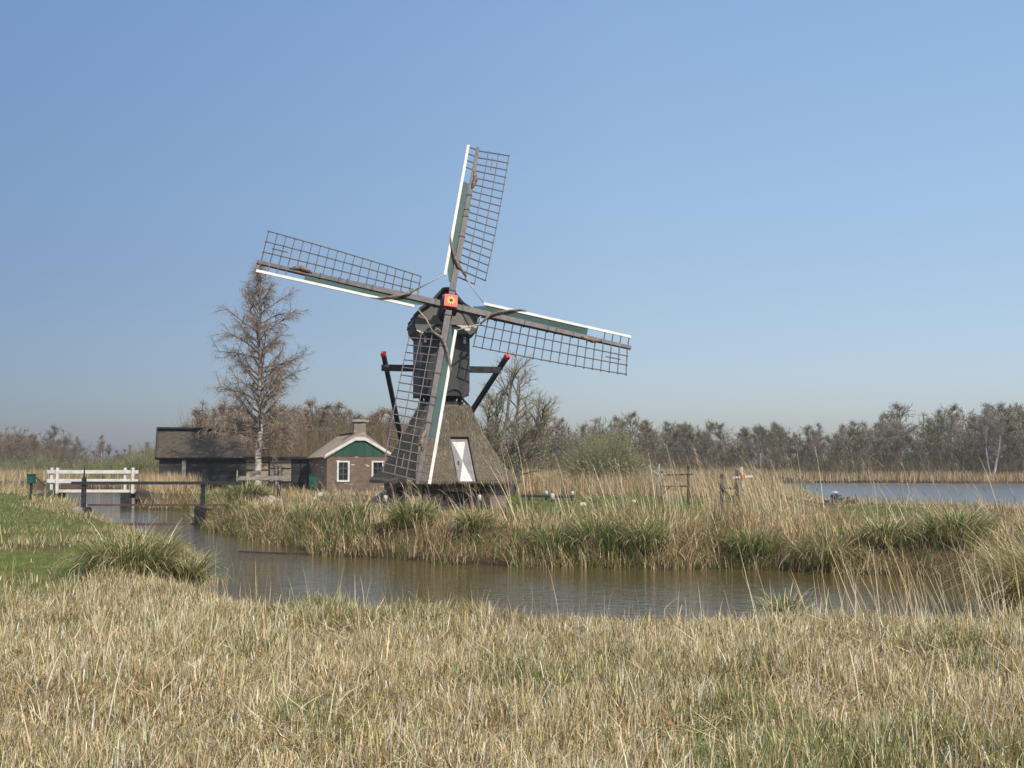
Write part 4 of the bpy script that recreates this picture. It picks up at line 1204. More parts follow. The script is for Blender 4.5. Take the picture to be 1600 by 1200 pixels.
# ------------------------------------------------------------------ black barn
BY = 62.0
x0, x1 = at(247, 700, BY).x, at(386, 700, BY).x
barn = empty('barn', ((x0 + x1) / 2, BY, 0.66), R(16.5), 'long black boarded barn with a dark thatched roof behind the birch', 'barn')
bz = lambda py: at(800, py, BY).z - 0.66
L_ = (x1 - x0) / 2 * 0.985
ze, zr = bz(714), bz(668)
b = MB(); b.box((-L_ + 0.15, 0.35, -0.3), (L_ - 0.05, 3.6, ze + 0.1)); b.build('wall', M['barn_wall'], barn)
b = MB()
vs = []
for x in (-L_, L_):
    vs += [(x, 0.0, ze - 0.04), (x, 0.12, ze - 0.16), (x, 2.0, zr - 0.2), (x, 3.88, ze - 0.16), (x, 4.0, ze - 0.04), (x, 2.0, zr)]
b.add(vs, [(0, 1, 7, 6), (1, 2, 8, 7), (2, 3, 9, 8), (3, 4, 10, 9), (4, 5, 11, 10), (5, 0, 6, 11), (0, 5, 2, 1), (5, 4, 3, 2), (6, 7, 8, 11), (11, 8, 9, 10)])
roof = b.build('roof', M['barn_roof'], barn)
b = MB(); b.bar((-L_ - 0.03, 2.0, zr + 0.02), (L_ + 0.03, 2.0, zr + 0.02), 0.75, 0.09); b.build('ridge_cap', M['black'], roof)
b = MB(); b.bar((-L_ - 0.04, 0.0, ze - 0.08), (-L_ - 0.04, 2.0, zr - 0.03), 0.08, 0.18); b.build('barge_board', M['black'], roof)
b = MB(); b.bar((-L_ + 1.5, 0.28, -0.2), (-L_ + 1.5, 0.28, ze - 0.1), 0.22, 0.12); b.build('post', M['concrete'], barn)
b = MB()
b.prism([(-L_ + 0.15, ze), (L_ - 0.05, ze), (L_ - 0.05, ze + 0.01), (-L_ + 0.15, ze + 0.01)], 0.4, 3.5)
b.build('ceiling_board', M['barn_wall'], barn)

# ------------------------------------------------------------------ white footbridge
WY = 50.0
bx0, bx1 = at(88, 766, WY).x, at(212, 766, WY).x
br = empty('footbridge', ((bx0 + bx1) / 2, WY, 0), 0, 'small white railed wooden footbridge across the canal', 'footbridge')
hl = (bx1 - bx0) / 2
zd = at(800, 766, WY).z
zr1, zr2 = at(800, 737.5, WY).z, at(800, 752, WY).z
b = MB(); b.add([(-hl - 0.05, 0.06, zd - 0.12), (hl + 0.05, 0.06, zd - 0.12), (hl - 0.75, 1.2, zd - 0.12), (-hl - 0.85, 1.2, zd - 0.12), (-hl - 0.05, 0.06, zd), (hl + 0.05, 0.06, zd), (hl - 0.75, 1.2, zd), (-hl - 0.85, 1.2, zd)], [(0, 3, 2, 1), (4, 5, 6, 7), (0, 1, 5, 4), (1, 2, 6, 5), (2, 3, 7, 6), (3, 0, 4, 7)]); b.build('deck', M['grey_wood'], br)
b = MB(); b.box((-hl, 0.0, zd - 0.10), (hl, 0.055, zd + 0.03)); b.build('edge_board', M['cream'], br)
for yy, dx in ((-0.06, 0.0), (1.26, -0.88)):
    b = MB()
    b.box((-hl - 0.1 + dx, yy - 0.03, zr1 - 0.08), (hl + 0.12 + dx, yy + 0.03, zr1 + 0.08), 0.01); b.box((-hl - 0.1 + dx, yy - 0.03, zr2 - 0.09), (hl + 0.12 + dx, yy + 0.03, zr2 + 0.09), 0.01)
    rl = b.build('railing', M['white'], br)
    for s in (-1, 1):
        b = MB(); x = s * (hl - 0.09) + dx
        b.box((x - 0.06, yy + (-0.13 if yy < 0 else 0.032), zd - 0.15), (x + 0.06, yy + (-0.032 if yy < 0 else 0.13), zr1 + 0.2), 0.012)
        b.build('railing_post', M['white'], rl)
b = MB()
b.add([(-hl - 1.7, -0.03, zd - 0.30), (-hl, -0.03, zd - 0.01), (-hl, -0.03, zd - 0.35), (-hl - 1.7, -0.03, zd - 0.55), (-hl - 1.7, 1.25, zd - 0.30), (-hl, 1.25, zd - 0.01), (-hl, 1.25, zd - 0.35), (-hl - 1.7, 1.25, zd - 0.55)],
      [(0, 1, 2, 3), (7, 6, 5, 4), (0, 4, 5, 1), (3, 2, 6, 7), (0, 3, 7, 4), (1, 5, 6, 2)])
b.add([(hl, -0.03, zd - 0.01), (hl + 1.0, -0.03, zd - 0.3), (hl + 1.0, -0.03, zd - 0.6), (hl, -0.03, zd - 0.4), (hl, 1.25, zd - 0.01), (hl + 1.0, 1.25, zd - 0.3), (hl + 1.0, 1.25, zd - 0.6), (hl, 1.25, zd - 0.4)],
      [(0, 1, 2, 3), (7, 6, 5, 4), (0, 4, 5, 1), (3, 2, 6, 7), (0, 3, 7, 4), (1, 5, 6, 2)])
b.build('ramp', M['dark_wood'], br)
b = MB()
b.box((at(188, 780, WY).x - (bx0 + bx1) / 2, 0.0, -0.8), (hl - 0.15, 1.1, zd - 0.125))
b.build('abutment', M['black'], br)
b = MB(); b.box((hl - 0.145, -0.06, -0.8), (hl - 0.03, 0.06, zd - 0.36)); b.build('pile', M['grey_wood'], br)

# ------------------------------------------------------------------ sluice barrier
GY_ = 36.0
sl = empty('sluice_gate', (at(225, 800, GY_).x, GY_, 0), 0, 'black timber sluice frame with two posts and a long rail across the canal', 'sluice')
ox = at(225, 800, GY_).x
sx = lambda px: at(px, 800, GY_).x - ox
gz = lambda py: at(800, py, GY_).z
for px, py in ((130, 746), (316, 752)):
    b = MB(); b.bar((sx(px), 0, gz(800)), (sx(px), 0, gz(py)), 0.12, 0.12); po = b.build('post', M['black'], sl)
    if px == 130:
        b = MB(); b.bar((sx(px), 0, gz(747)), (sx(px), 0, gz(728)), 0.05, 0.05, 0.02, 0.02); b.build('spindle', M['iron'], po)
b = MB(); b.box((sx(112), -0.12, gz(757)), (sx(378), -0.062, gz(752.3))); b.build('top_rail', M['black'], sl)
b = MB(); b.box((sx(137), -0.05, gz(790.5)), (sx(360), 0.05, gz(787.5))); b.build('lower_rail', M['rust'], sl)
b = MB(); b.box((sx(136), -0.2, -0.6), (sx(318), 0.2, 0.045), 0.01); b.build('sill_beam', M['rust'], sl)
b = MB()
b.box((sx(117), -0.25, -0.7), (sx(132.5), 0.15, gz(792) - 0.02))
b.build('wing_wall', M['concrete'], sl, 'grey wing wall on the lawn side')
b = MB(); b.box((sx(132.8), -0.3, -0.7), (sx(140), 0.2, gz(792.5)), 0.03); b.build('sheet_pile', M['dark_wood'], sl)
b = MB()
p0, p1 = Vector((sx(309), -0.25, 0)), Vector((sx(343), -1.5, 0))
d = (p1 - p0).normalized()
for k in range(7):
    a = p0 + (p1 - p0) * (k / 7); c = p0 + (p1 - p0) * ((k + 0.94) / 7)
    hh = gz(792) - 0.02 * k + 0.015 * (k % 2)
    b.bar(a + Vector((0, 0, (hh - 0.7) / 2)), c + Vector((0, 0, (hh - 0.7) / 2)), 0.08, hh + 0.7)
b.bar(p0 + Vector((0.05, 0.1, gz(791))), p1 + Vector((0.05, 0.1, gz(794))), 0.16, 0.07)
b.build('wing_wall', M['dark_wood'], sl, 'dark plank wing wall on the mill side')

# wooden rail behind the sluice
FY = 39.5
fz = lambda py: at(800, py, FY).z
fo = at(405, 760, FY).x
fx = lambda px: at(px, 760, FY).x - fo
fn = empty('timber_rail', (fo, FY, 0.0), 0, 'weathered grey rail on black posts beside the sluice, before the birch', 'railing')
b = MB(); b.box((fx(371), -0.06, fz(750.5)), (fx(452), 0.06, fz(746.5)), 0.01); b.box((fx(372), 0.07, fz(747)), (fx(444), 0.16, fz(744)), 0.01); b.build('rail', M['grey_wood'], fn)
for px in (371, 436):
    b = MB(); b.bar((fx(px), 0.0, 0.3), (fx(px), 0.0, fz(750.6)), 0.13); b.build('post', M['black'], fn)
b = MB(); b.bar((fx(371.5), -0.1, fz(752)), (fx(371.5), -0.1, fz(735)), 0.06, 0.06, 0.04, 0.04); b.build('stake', M['grey_wood'], fn)

# plank boom along the far bank
b = MB()
pl = [ground_at(px, py, 0.02) for px, py in ((373, 861), (500, 866), (640, 872), (800, 883))]
for (xa, ya), (xb, yb) in zip(pl, pl[1:]): b.bar((xa, ya, 0.004), (xb, yb, 0.004), 0.05, 0.04)
tag(b.build('floating_boom', M['dark_wood']), 'long thin floating timber boom lying before the mill bank', 'timber boom')

# bins
def bin_box(name, px, py0, py1, Y, w, lab, post):
    zg = float(terrain(np.array([at(px, 760, Y).x]), np.array([Y]))[0])
    o = empty(name, (at(px, 760, Y).x, Y, zg), 0, lab, 'litter bin')
    z0, z1 = at(800, py1, Y).z - zg, at(800, py0, Y).z - zg
    b = MB(); b.box((-w / 2, -w * 0.45, z0), (w / 2, w * 0.45, z1 - 0.05), 0.02); b.build('bin_body', M['bin_green'], o)
    b = MB(); b.box((-w / 2 - 0.02, -w * 0.45 - 0.02, z1 - 0.05), (w / 2 + 0.02, w * 0.45 + 0.02, z1), 0.015); b.build('lid', M['bin_green'], o)
    if post: b = MB(); b.bar((0, 0, -0.2), (0, 0, z0), 0.08); b.build('post', M['black'], o)
    else:
        b = MB()
        for s in (-1, 1): b.tube([(s * w * 0.32 - 0.03, w * 0.4, 0.06), (s * w * 0.32 + 0.03, w * 0.4, 0.06)], 0.07, 10)
        b.build('wheel', M['black'], o)
    return o


bin_box('litter_bin', 48.5, 740.5, 755.5, 43, 0.27, 'dark green litter bin on a thin post beside the footbridge', True)
bin_box('wheeled_bin', 489, 741.5, 762, 52, 0.34, 'bottle green wheeled bin standing by the cottage side wall', False)
b = MB(); p = at(54, 744, 44); q = at(71, 758, 46); b.bar(p, q, 0.06, 0.05)
b.bar(q + Vector((0, 0, 0.1)), Vector((q.x, q.y, 0.3)), 0.06)
tag(b.build('slanting_pole', M['grey_wood']), 'thin pale slanting pole between the litter bin and the footbridge', 'pole')

# sand heap and slab
def heap(name, px, Y, wx, wy, h, mat, lab, cat, seed):
    X = at(px, 760, Y).x; z = float(terrain(np.array([X]), np.array([Y]))[0])
    rg = rs(seed); N, K = 22, 8
    vs, fs = [], []
    for i in range(K + 1):
        t = i / K
        for k in range(N):
            a = 2 * PI * k / N
            r_ = (1 - t) ** 0.8 * (1 + 0.22 * math.sin(3 * a + seed) + 0.06 * rg.randn())
            vs.append((wx * r_ * math.cos(a), wy * r_ * math.sin(a), -0.15 + (h + 0.15) * (t ** 0.75) * (1 + 0.05 * rg.randn())))
    for i in range(K):
        for k in range(N): fs.append((i * N + k, i * N + (k + 1) % N, (i + 1) * N + (k + 1) % N, (i + 1) * N + k))
    b = MB(); b.add(vs, fs, True); o = b.build(name, mat); o.location = (X, Y, z)
    return tag(o, lab, cat)


heap('sand_heap', 421, 38.2, 0.8, 0.5, 0.27, M['sand'], 'low heap of pale sand on the grass beside the sluice', 'sand heap', 3)
heap('stone_slab', 362, 41.5, 0.45, 0.3, 0.14, M['stone'], 'flat pale stone lying on the lawn behind the sluice rail', 'stone', 5)

# ------------------------------------------------------------------ white capped posts around the mill
def capped_post(px, py_top, py_bot, Y, wpx, lab, capped=True, frac=0.55):
    X = at(px, 770, Y).x; zg = float(terrain(np.array([X]), np.array([Y]))[0])
    o = empty('capped_post', (X, Y, zg), 0, lab, 'post', 'short posts on the mill lawn')
    w = wpx * Y / FPX
    zt = at(800, py_top, Y).z - zg; zm = at(800, py_top + (py_bot - py_top) * (frac if capped else 0), Y).z - zg
    b = MB(); b.tube([(0, 0, -0.15), (0, 0, zm)], w * 0.46, 10); b.build('post_shaft', M['black'], o)
    if capped:
        b = MB(); b.tube([(0, 0, zm - 0.005), (0, 0, zt - 0.015), (0, 0, zt)], [w * 0.52, w * 0.52, w * 0.42], 12); b.build('white_cap', M['white'], o)
    return o


for a in ((853.5, 767, 779, 41, 4.6, 'white capped post behind the low rail, beside the mill'),
          (863, 771, 789, 38.5, 6.5, 'white over black post standing in front of the low rail'),
          (894.5, 767.5, 779, 40, 5, 'white capped post at the open end of the low rail'),
          (990, 781, 790, 36, 6.2, 'white capped post standing closest to the two miniature mills'),
          (602.5, 774, 790, 30.6, 6, 'white capped post before the dark scoop housing of the mill'),
          (749.5, 773, 790, 30.4, 4.8, 'white capped post before the base below the mill door')):
    capped_post(*a)
for a in ((929.5, 783, 793, 37, 3.5, 'short bare dark post on the lawn next to the broad white block'),
          (937, 778, 786, 41, 3, 'thin dark post on the lawn, the farther one beside the broad white block'),
          (968.5, 782, 789, 39, 3.4, 'short dark post on the lawn midway between white block and white capped post'),
          (997.5, 785, 796, 35, 4, 'short dark post right next to the white capped post by the miniature mills')):
    capped_post(*a, capped=False)


def white_block(px, py0, py1, Y, wpx, lab):
    X = at(px, 770, Y).x; zg = float(terrain(np.array([X]), np.array([Y]))[0])
    w = wpx * Y / FPX / 2; zt = at(800, py0, Y).z - zg; zb = at(800, py1, Y).z - zg
    o = empty('marker_block', (X, Y, zg), 0, lab, 'marker block')
    b = MB(); b.box((-w, -w * 0.5, zb), (w, w * 0.5, zt), 0.03); b.build('painted_block', M['white'], o)
    b = MB(); b.box((-w * 0.7, -w * 0.4, -0.2), (w * 0.7, w * 0.4, zb)); b.build('foot', M['black'], o)


white_block(911, 785, 793, 35, 10.5, 'broad white marker block standing low on the mill lawn')
white_block(500.5, 769.5, 776, 40, 7, 'square white marker block in the dry grass before the cottage')
white_block(491.5, 776.5, 782, 39, 5, 'small pale marker block low in the grass before the cottage')
b = MB(); p, q = at(815, 775, 40.5), at(893, 776.5, 40.5); b.bar(p, q, 0.10, 0.09)
for t in (0.15, 0.5, 0.9):
    c = p + (q - p) * t; b.bar(c, Vector((c.x, c.y, 0.3)), 0.08)
tag(b.build('low_rail', M['black']), 'long low black rail across the lawn behind the white capped posts', 'railing')

# ------------------------------------------------------------------ two miniature mills
def rotor_blades(b, r, w):
    for k in range(4):
        a = R(8) + k * PI / 2
        c, s = math.sin(a), math.cos(a)
        b.bar((c * 0.05, 0, s * 0.05), (c * r, 0, s * r), w, 0.02, w * 1.25, 0.02, up=(0, 1, 0))


JY = 36.0
jx = lambda px: at(px, 760, JY).x
jz = lambda py: at(800, py, JY).z
zg = float(terrain(np.array([jx(1050)]), np.array([JY]))[0])
j = empty('miniature_mill', (jx(1034), JY, zg), 0, 'miniature drainage mill of dark posts and rails, its white rotor seen edge on', 'miniature mill')
o_ = jx(1034)
for px, pt in ((1034, 736), (1075.5, 728)):
    b = MB(); b.bar((jx(px) - o_, 0, -0.2), (jx(px) - o_, 0, jz(pt) - zg), 0.08); b.build('post', M['dark_wood'], j)
for pa, pb_, ya, yb in ((1036, 1083, 742.5, 741), (1036, 1074, 760, 759.5)):
    b = MB(); b.bar((jx(pa) - o_, -0.05, jz(ya) - zg), (jx(pb_) - o_, -0.05, jz(yb) - zg), 0.05); b.build('rail', M['dark_wood'], j)
b = MB(); b.bar((jx(1035) - o_, -0.04, jz(772) - zg), (jx(1046) - o_, -0.04, jz(761) - zg), 0.05); b.build('brace', M['dark_wood'], j)
b = MB(Matrix.Translation((jx(1028.5) - o_, -0.1, jz(742) - zg)) @ Matrix.Rotation(R(-78), 4, 'Z')); rotor_blades(b, 0.36, 0.09); b.tube([(0, -0.05, 0), (0, 0.12, 0)], 0.04, 8)
b.build('rotor', M['white'], j)
j = empty('miniature_mill', (jx(1140), JY, zg), 0, 'miniature drainage mill with a small white cross shaped rotor and red hub', 'miniature mill')
o_ = jx(1140)
for px, pt in ((1127.5, 740), (1151.5, 735)):
    b = MB(); b.bar((jx(px) - o_, 0, -0.2), (jx(px) - o_, 0, jz(pt) - zg), 0.11, 0.11, 0.09, 0.09); b.build('post', M['black'], j)
b = MB(); b.bar((jx(1127) - o_, -0.07, jz(763) - zg), (jx(1152) - o_, -0.07, jz(763) - zg), 0.06); b.bar((jx(1128) - o_, -0.1, jz(764) - zg), (jx(1143) - o_, -0.1, jz(780) - zg), 0.06); b.bar((jx(1152) - o_, -0.1, jz(764) - zg), (jx(1143) - o_, -0.13, jz(780) - zg), 0.06)
b.build('brace', M['black'], j)
b = MB(); b.box((jx(1138) - o_, -0.06, jz(786) - zg), (jx(1150) - o_, 0.06, jz(774) - zg)); b.build('scoop_box', M['black'], j)
b = MB(Matrix.Translation((jx(1158) - o_, -0.25, jz(745) - zg)) @ Matrix.Rotation(R(8), 4, 'Z') @ Matrix.Rotation(R(-12), 4, 'Y')); rotor_blades(b, 0.33, 0.05)
rt = b.build('rotor', M['white'], j)
b = MB(Matrix.Translation((jx(1158) - o_, -0.25, jz(745) - zg)))
b.box((-0.07, -0.06, -0.06), (0.07, 0.06, 0.06), 0.01); b.build('hub', M['red'], rt)
b = MB(Matrix.Translation((jx(1158) - o_, -0.25, jz(745) - zg))); b.bar((0, 0.06, 0), (-0.12, 0.28, -0.02), 0.05); b.build('axle', M['black'], rt)

# ------------------------------------------------------------------ moored motorboat
OY = 46.8
X0 = at(1322, 785, OY).x
bo = empty('motorboat', (X0 - 0.1, OY, 0.0), R(48), 'small dark motorboat with outboard motor moored at the lake edge', 'boat')
zb = float(terrain(np.array([X0]), np.array([OY]))[0])
bo.location.z = 0.14
secs = []
for t in np.linspace(0, 1, 9):
    x = -0.8 + 1.7 * t; wv = 0.52 * (1 - max(0, t - 0.55) ** 1.6 * 2.4); hgt = 0.34 + 0.12 * t * t
    secs.append([(x, -wv, hgt), (x, -wv * 0.78, 0.02), (x, 0, -0.08), (x, wv * 0.78, 0.02), (x, wv, hgt), (x, wv * 0.86, hgt), (x, wv * 0.66, 0.08), (x, -wv * 0.66, 0.08), (x, -wv * 0.86, hgt)])
b = MB(); n = 9
b.add([p for s in secs for p in s], [(i * n + k, (i + 1) * n + k, (i + 1) * n + (k + 1) % n, i * n + (k + 1) % n) for i in range(8) for k in range(n)] + [tuple(range(n)), tuple(range(8 * n, 9 * n))[::-1]], False)
b.build('hull', M['hull'], bo)
for x in (-0.1, 0.35):
    b = MB(); b.box((x - 0.1, -0.4, 0.22), (x + 0.1, 0.4, 0.26)); b.build('seat', M['grey_wood'], bo)
b = MB(); b.tube([(-0.88, 0, -0.05), (-0.88, 0, 0.46)], [0.05, 0.07], 8); b.bar((-0.86, 0, 0.5), (-0.35, -0.05, 0.52), 0.04); mo = b.build('outboard_motor', M['iron'], bo)
b = MB(); b.box((-1.02, -0.13, 0.42), (-0.70, 0.13, 0.60), 0.04); b.build('lower_cowl', M['hull'], mo)
b = MB(); b.box((-1.0, -0.12, 0.60), (-0.70, 0.12, 0.72), 0.05); b.build('cowl', M['cowl'], mo)
b = MB(); b.bar((0.85, 0, 0.42), (1.5, 0.2, 0.12), 0.02); b.build('mooring_line', M['rope'], bo)

# ------------------------------------------------------------------ trees
def rot_from(d, ang, az):
    d = d / np.linalg.norm(d)
    a = np.array((0.0, 0, 1)) if abs(d[2]) < 0.9 else np.array((1.0, 0, 0))
    u = np.cross(d, a); u /= np.linalg.norm(u); v = np.cross(d, u)
    return d * math.cos(ang) + (u * math.cos(az) + v * math.sin(az)) * math.sin(ang)


class Tree:
    def __init__(self, seed):
        self.rg = rs(seed); self.seg = []; self.tw = []; self.lf = []

    def walk(self, p, d, L, r0, r1, nseg, jit, trop):
        """a wandering limb; trop pulls it up (+) or down (-); returns its points"""
        pts = [np.array(p, float)]; dirs = [np.array(d, float)]
        rg = self.rg; l = L / nseg
        for i in range(nseg):
            d = d + rg.randn(3) * jit + np.array((0, 0, trop)) * (i + 1) / nseg
            d = d / np.linalg.norm(d)
            q = pts[-1] + d * l
            a, b = r0 + (r1 - r0) * i / nseg, r0 + (r1 - r0) * (i + 1) / nseg
            self.seg.append((pts[-1], q, a, b)); pts.append(q); dirs.append(d)
        return pts, dirs

    def twigs(self, pts, dirs, n, L, w, ang, trop, frm=0.15):
        rg = self.rg; m = len(pts) - 1
        for _ in range(n):
            t = frm + (1 - frm) * rg.rand(); f = t * m; i = min(int(f), m - 1); p = pts[i] + (pts[i + 1] - pts[i]) * (f - i)
            d = rot_from(dirs[i + 1], ang * rg.uniform(0.5, 1.3), rg.uniform(0, 2 * PI))
            l = L * rg.uniform(0.5, 1.2); ps = [p]
            for k in range(3):
                d = d + rg.randn(3) * 0.16 + np.array((0, 0, trop)); d = d / np.linalg.norm(d)
                ps.append(ps[-1] + d * l / 3)
            self.tw.append((ps, w * rg.uniform(0.7, 1.2)))

    def leaves(self, n, size, where=None):
        rg = self.rg
        if not self.tw: return
        for _ in range(n):
            ps, w = self.tw[rg.randint(len(self.tw))]
            p = ps[rg.randint(1, 4)] + rg.randn(3) * size * 0.8
            if where is not None and rg.rand() > where(p): continue
            self.lf.append((p, rg.randn(3), size * rg.uniform(0.6, 1.3)))

    # arrays
    def limb_arrays(self, col, n=5):
        V, F, C = [], [], []
        for a, b, ra, rb in self.seg:
            d = b - a; d = d / np.linalg.norm(d)
            s = np.cross(d, (0.31, 0.17, 0.93)); s /= np.linalg.norm(s); u = np.cross(s, d)
            k = len(V)
            for q, r_ in ((a, ra), (b, rb)):
                for i in range(n):
                    t = 2 * PI * i / n; V.append(q + (s * math.cos(t) + u * math.sin(t)) * r_)
            c = col(a, ra)
            C += [c] * (2 * n)
            for i in range(n): F.append((k + i, k + (i + 1) % n, k + n + (i + 1) % n, k + n + i))
        return np.array(V), np.array(F), np.array(C)

    def twig_arrays(self, col):
        n = len(self.tw)
        P = np.array([t[0] for t in self.tw]); Wd = np.array([t[1] for t in self.tw])
        D = P[:, 3] - P[:, 0]
        S = np.cross(D, self.rg.randn(n, 3)); S /= np.linalg.norm(S, axis=1)[:, None] + 1e-9
        out = np.empty((n, 4, 2, 3))
        for i in range(4):
            k = (Wd * (1 - 0.22 * i) / 2)[:, None]
            out[:, i, 0] = P[:, i] - S * k; out[:, i, 1] = P[:, i] + S * k
        base = (np.arange(n) * 8)[:, None]; k = np.arange(3)[None] * 2
        F = np.stack([base + k, base + k + 1, base + k + 3, base + k + 2], -1).reshape(-1, 4)
        return out.reshape(-1, 3), F, np.repeat(col(n, P[:, 1]), 8, 0)

    def leaf_arrays(self, col):
        n = len(self.lf)
        P = np.array([t[0] for t in self.lf]); A = np.array([t[1] for t in self.lf]); s = np.array([t[2] for t in self.lf])[:, None]
        A /= np.linalg.norm(A, axis=1)[:, None]; B = np.cross(A, self.rg.randn(n, 3)); B /= np.linalg.norm(B, axis=1)[:, None] + 1e-9
        V = np.stack([P - A * s, P + B * s * 0.45, P + A * s, P - B * s * 0.45], 1)
        return V.reshape(-1, 3), np.arange(4 * n).reshape(-1, 4), np.repeat(col(n, P), 4, 0)


def pal(rg, cols, j=0.15):
    cols = np.array(cols)
    return lambda n, P: cols[rg.randint(0, len(cols), n)] * (1 + j * rg.randn(n)[:, None])


def join(*parts):
    V, F, C, k = [], [], [], 0
    for v, f, c in parts:
        if len(v) == 0: continue
        V.append(v); F.append(f + k); C.append(c); k += len(v)
    return np.concatenate(V), np.concatenate(F), np.clip(np.concatenate(C), 0.005, 0.9)


def tz(X, Y): return float(terrain(np.array([X]), np.array([Y]))[0])


# --- the birch between barn and cottage
def birch():
    Y = 57.0; base = at(401, 745, Y); X = base.x; z0 = tz(X, Y)
    H = at(405, 432, Y).z - z0
    t = Tree(11); rg = t.rg
    root = empty('birch_tree', (X, Y, z0), 0, 'tall bare silver birch with drooping twigs between the barn and the cottage', 'tree')
    pts, dirs = [np.array((0, 0, -0.2))], [np.array((0.0, 0, 1))]
    NS = 22
    for i in range(NS):
        f = (i + 1) / NS
        q = np.array((0.10 * math.sin(f * 5) + 0.04 * rg.randn() + 0.12 * f, 0.1 * math.sin(f * 4 + 1), H * f))
        r_ = lambda g: 0.175 * (1 - g) ** 0.8 + 0.012
        t.seg.append((pts[-1], q, r_(i / NS), r_(f))); dirs.append((q - pts[-1]) / np.linalg.norm(q - pts[-1])); pts.append(q)
    tp = Tree(12); tp.seg = t.seg; t.seg = []
    trunk_pts, trunk_dirs = pts, dirs
    nl = 84
    for k in range(nl):
        f = 0.19 + 0.80 * (k / nl) ** 1.1
        fi = f * NS; i = min(int(fi), NS - 1)
        p = trunk_pts[i] + (trunk_pts[i + 1] - trunk_pts[i]) * (fi - i)
        prof = np.interp(f, [0.2, 0.3, 0.45, 0.65, 0.8, 0.92, 1.0], [2.0, 2.4, 2.35, 2.2, 1.85, 1.35, 0.7])
        L = prof * rg.choice([0.65, 0.85, 1.0, 1.12]) * rg.uniform(0.9, 1.1)
        az = 2.4 * k + rg.randn() * 0.4
        el = np.interp(f, [0.2, 0.5, 1], [0.42, 0.58, 1.0]) + rg.randn() * 0.13
        d = np.array((math.cos(az) * math.cos(el), math.sin(az) * math.cos(el), math.sin(el)))
        r0 = 0.065 * (1 - f) ** 0.7 + 0.016
        pl, dl = t.walk(p, d, L, r0, 0.010, 7, 0.12, 0.05)
        t.twigs(pl, dl, int(16 + L * 8), 0.5, 0.0155, 0.9, -0.22, 0.2)
        for s in range(int(3 + L * 2.6)):
            m = rg.uniform(0.25, 1.0) * 7; i2 = min(int(m), 6); q = pl[i2] + (pl[i2 + 1] - pl[i2]) * (m - i2)
            dd = rot_from(dl[i2 + 1], rg.uniform(0.4, 1.0), rg.uniform(0, 6.28))
            p2, d2 = t.walk(q, dd, L * rg.uniform(0.22, 0.45), 0.014, 0.007, 4, 0.16, -0.04)
            t.twigs(p2, d2, 21, 0.45, 0.0145, 0.8, -0.25, 0.1)
    t.leaves(24000, 0.032, lambda p: np.clip(1.35 - p[2] / 6.5, 0.03, 1))
    dark = lambda a, r_: np.array((0.15, 0.12, 0.10))
    # the white stem with its dark marks
    m, N, L_, bs = new_mat('birch_bark')
    tc = N.new('ShaderNodeTexCoord'); mp = N.new('ShaderNodeMapping'); mp.inputs['Scale'].default_value = (1.2, 1.2, 4.0)
    L_.new(tc.outputs['Object'], mp.inputs[0])
    nz = N.new('ShaderNodeTexNoise'); nz.inputs['Scale'].default_value = 2.0; nz.inputs['Detail'].default_value = 6; L_.new(mp.outputs[0], nz.inputs[0])
    cr = N.new('ShaderNodeValToRGB'); cr.color_ramp.elements[0].position = 0.40; cr.color_ramp.elements[1].position = 0.56
    cr.color_ramp.elements[0].color = (0.09, 0.075, 0.065, 1); cr.color_ramp.elements[1].color = (0.50, 0.45, 0.40, 1)
    L_.new(nz.outputs[0], cr.inputs[0])
    # older wood at the top is darker
    sx_ = N.new('ShaderNodeSeparateXYZ'); L_.new(tc.outputs['Object'], sx_.inputs[0])
    mr = N.new('ShaderNodeMapRange'); mr.inputs[1].default_value = H * 0.45; mr.inputs[2].default_value = H * 0.75; L_.new(sx_.outputs[2], mr.inputs[0])
    mx = N.new('ShaderNodeMixRGB'); mx.inputs[2].default_value = (0.15, 0.125, 0.11, 1); L_.new(mr.outputs[0], mx.inputs[0]); L_.new(cr.outputs[0], mx.inputs[1])
    L_.new(mx.outputs[0], bs.inputs['Base Color']); bs.inputs['Roughness'].default_value = 0.8
    V, F, C = tp.limb_arrays(lambda a, r_: np.array((0.5, 0.5, 0.5)), 9)
    np_mesh('trunk', V, F, C, m, root, True)
    V, F, C = join(t.limb_arrays(dark, 4), t.twig_arrays(pal(rg, [(0.26, 0.20, 0.15), (0.31, 0.24, 0.18), (0.22, 0.175, 0.14)])), t.leaf_arrays(pal(rg, [(0.26, 0.16, 0.075), (0.22, 0.145, 0.07), (0.28, 0.19, 0.09)])))
    np_mesh('crown', V, F, C, M['twig'], root)


birch()


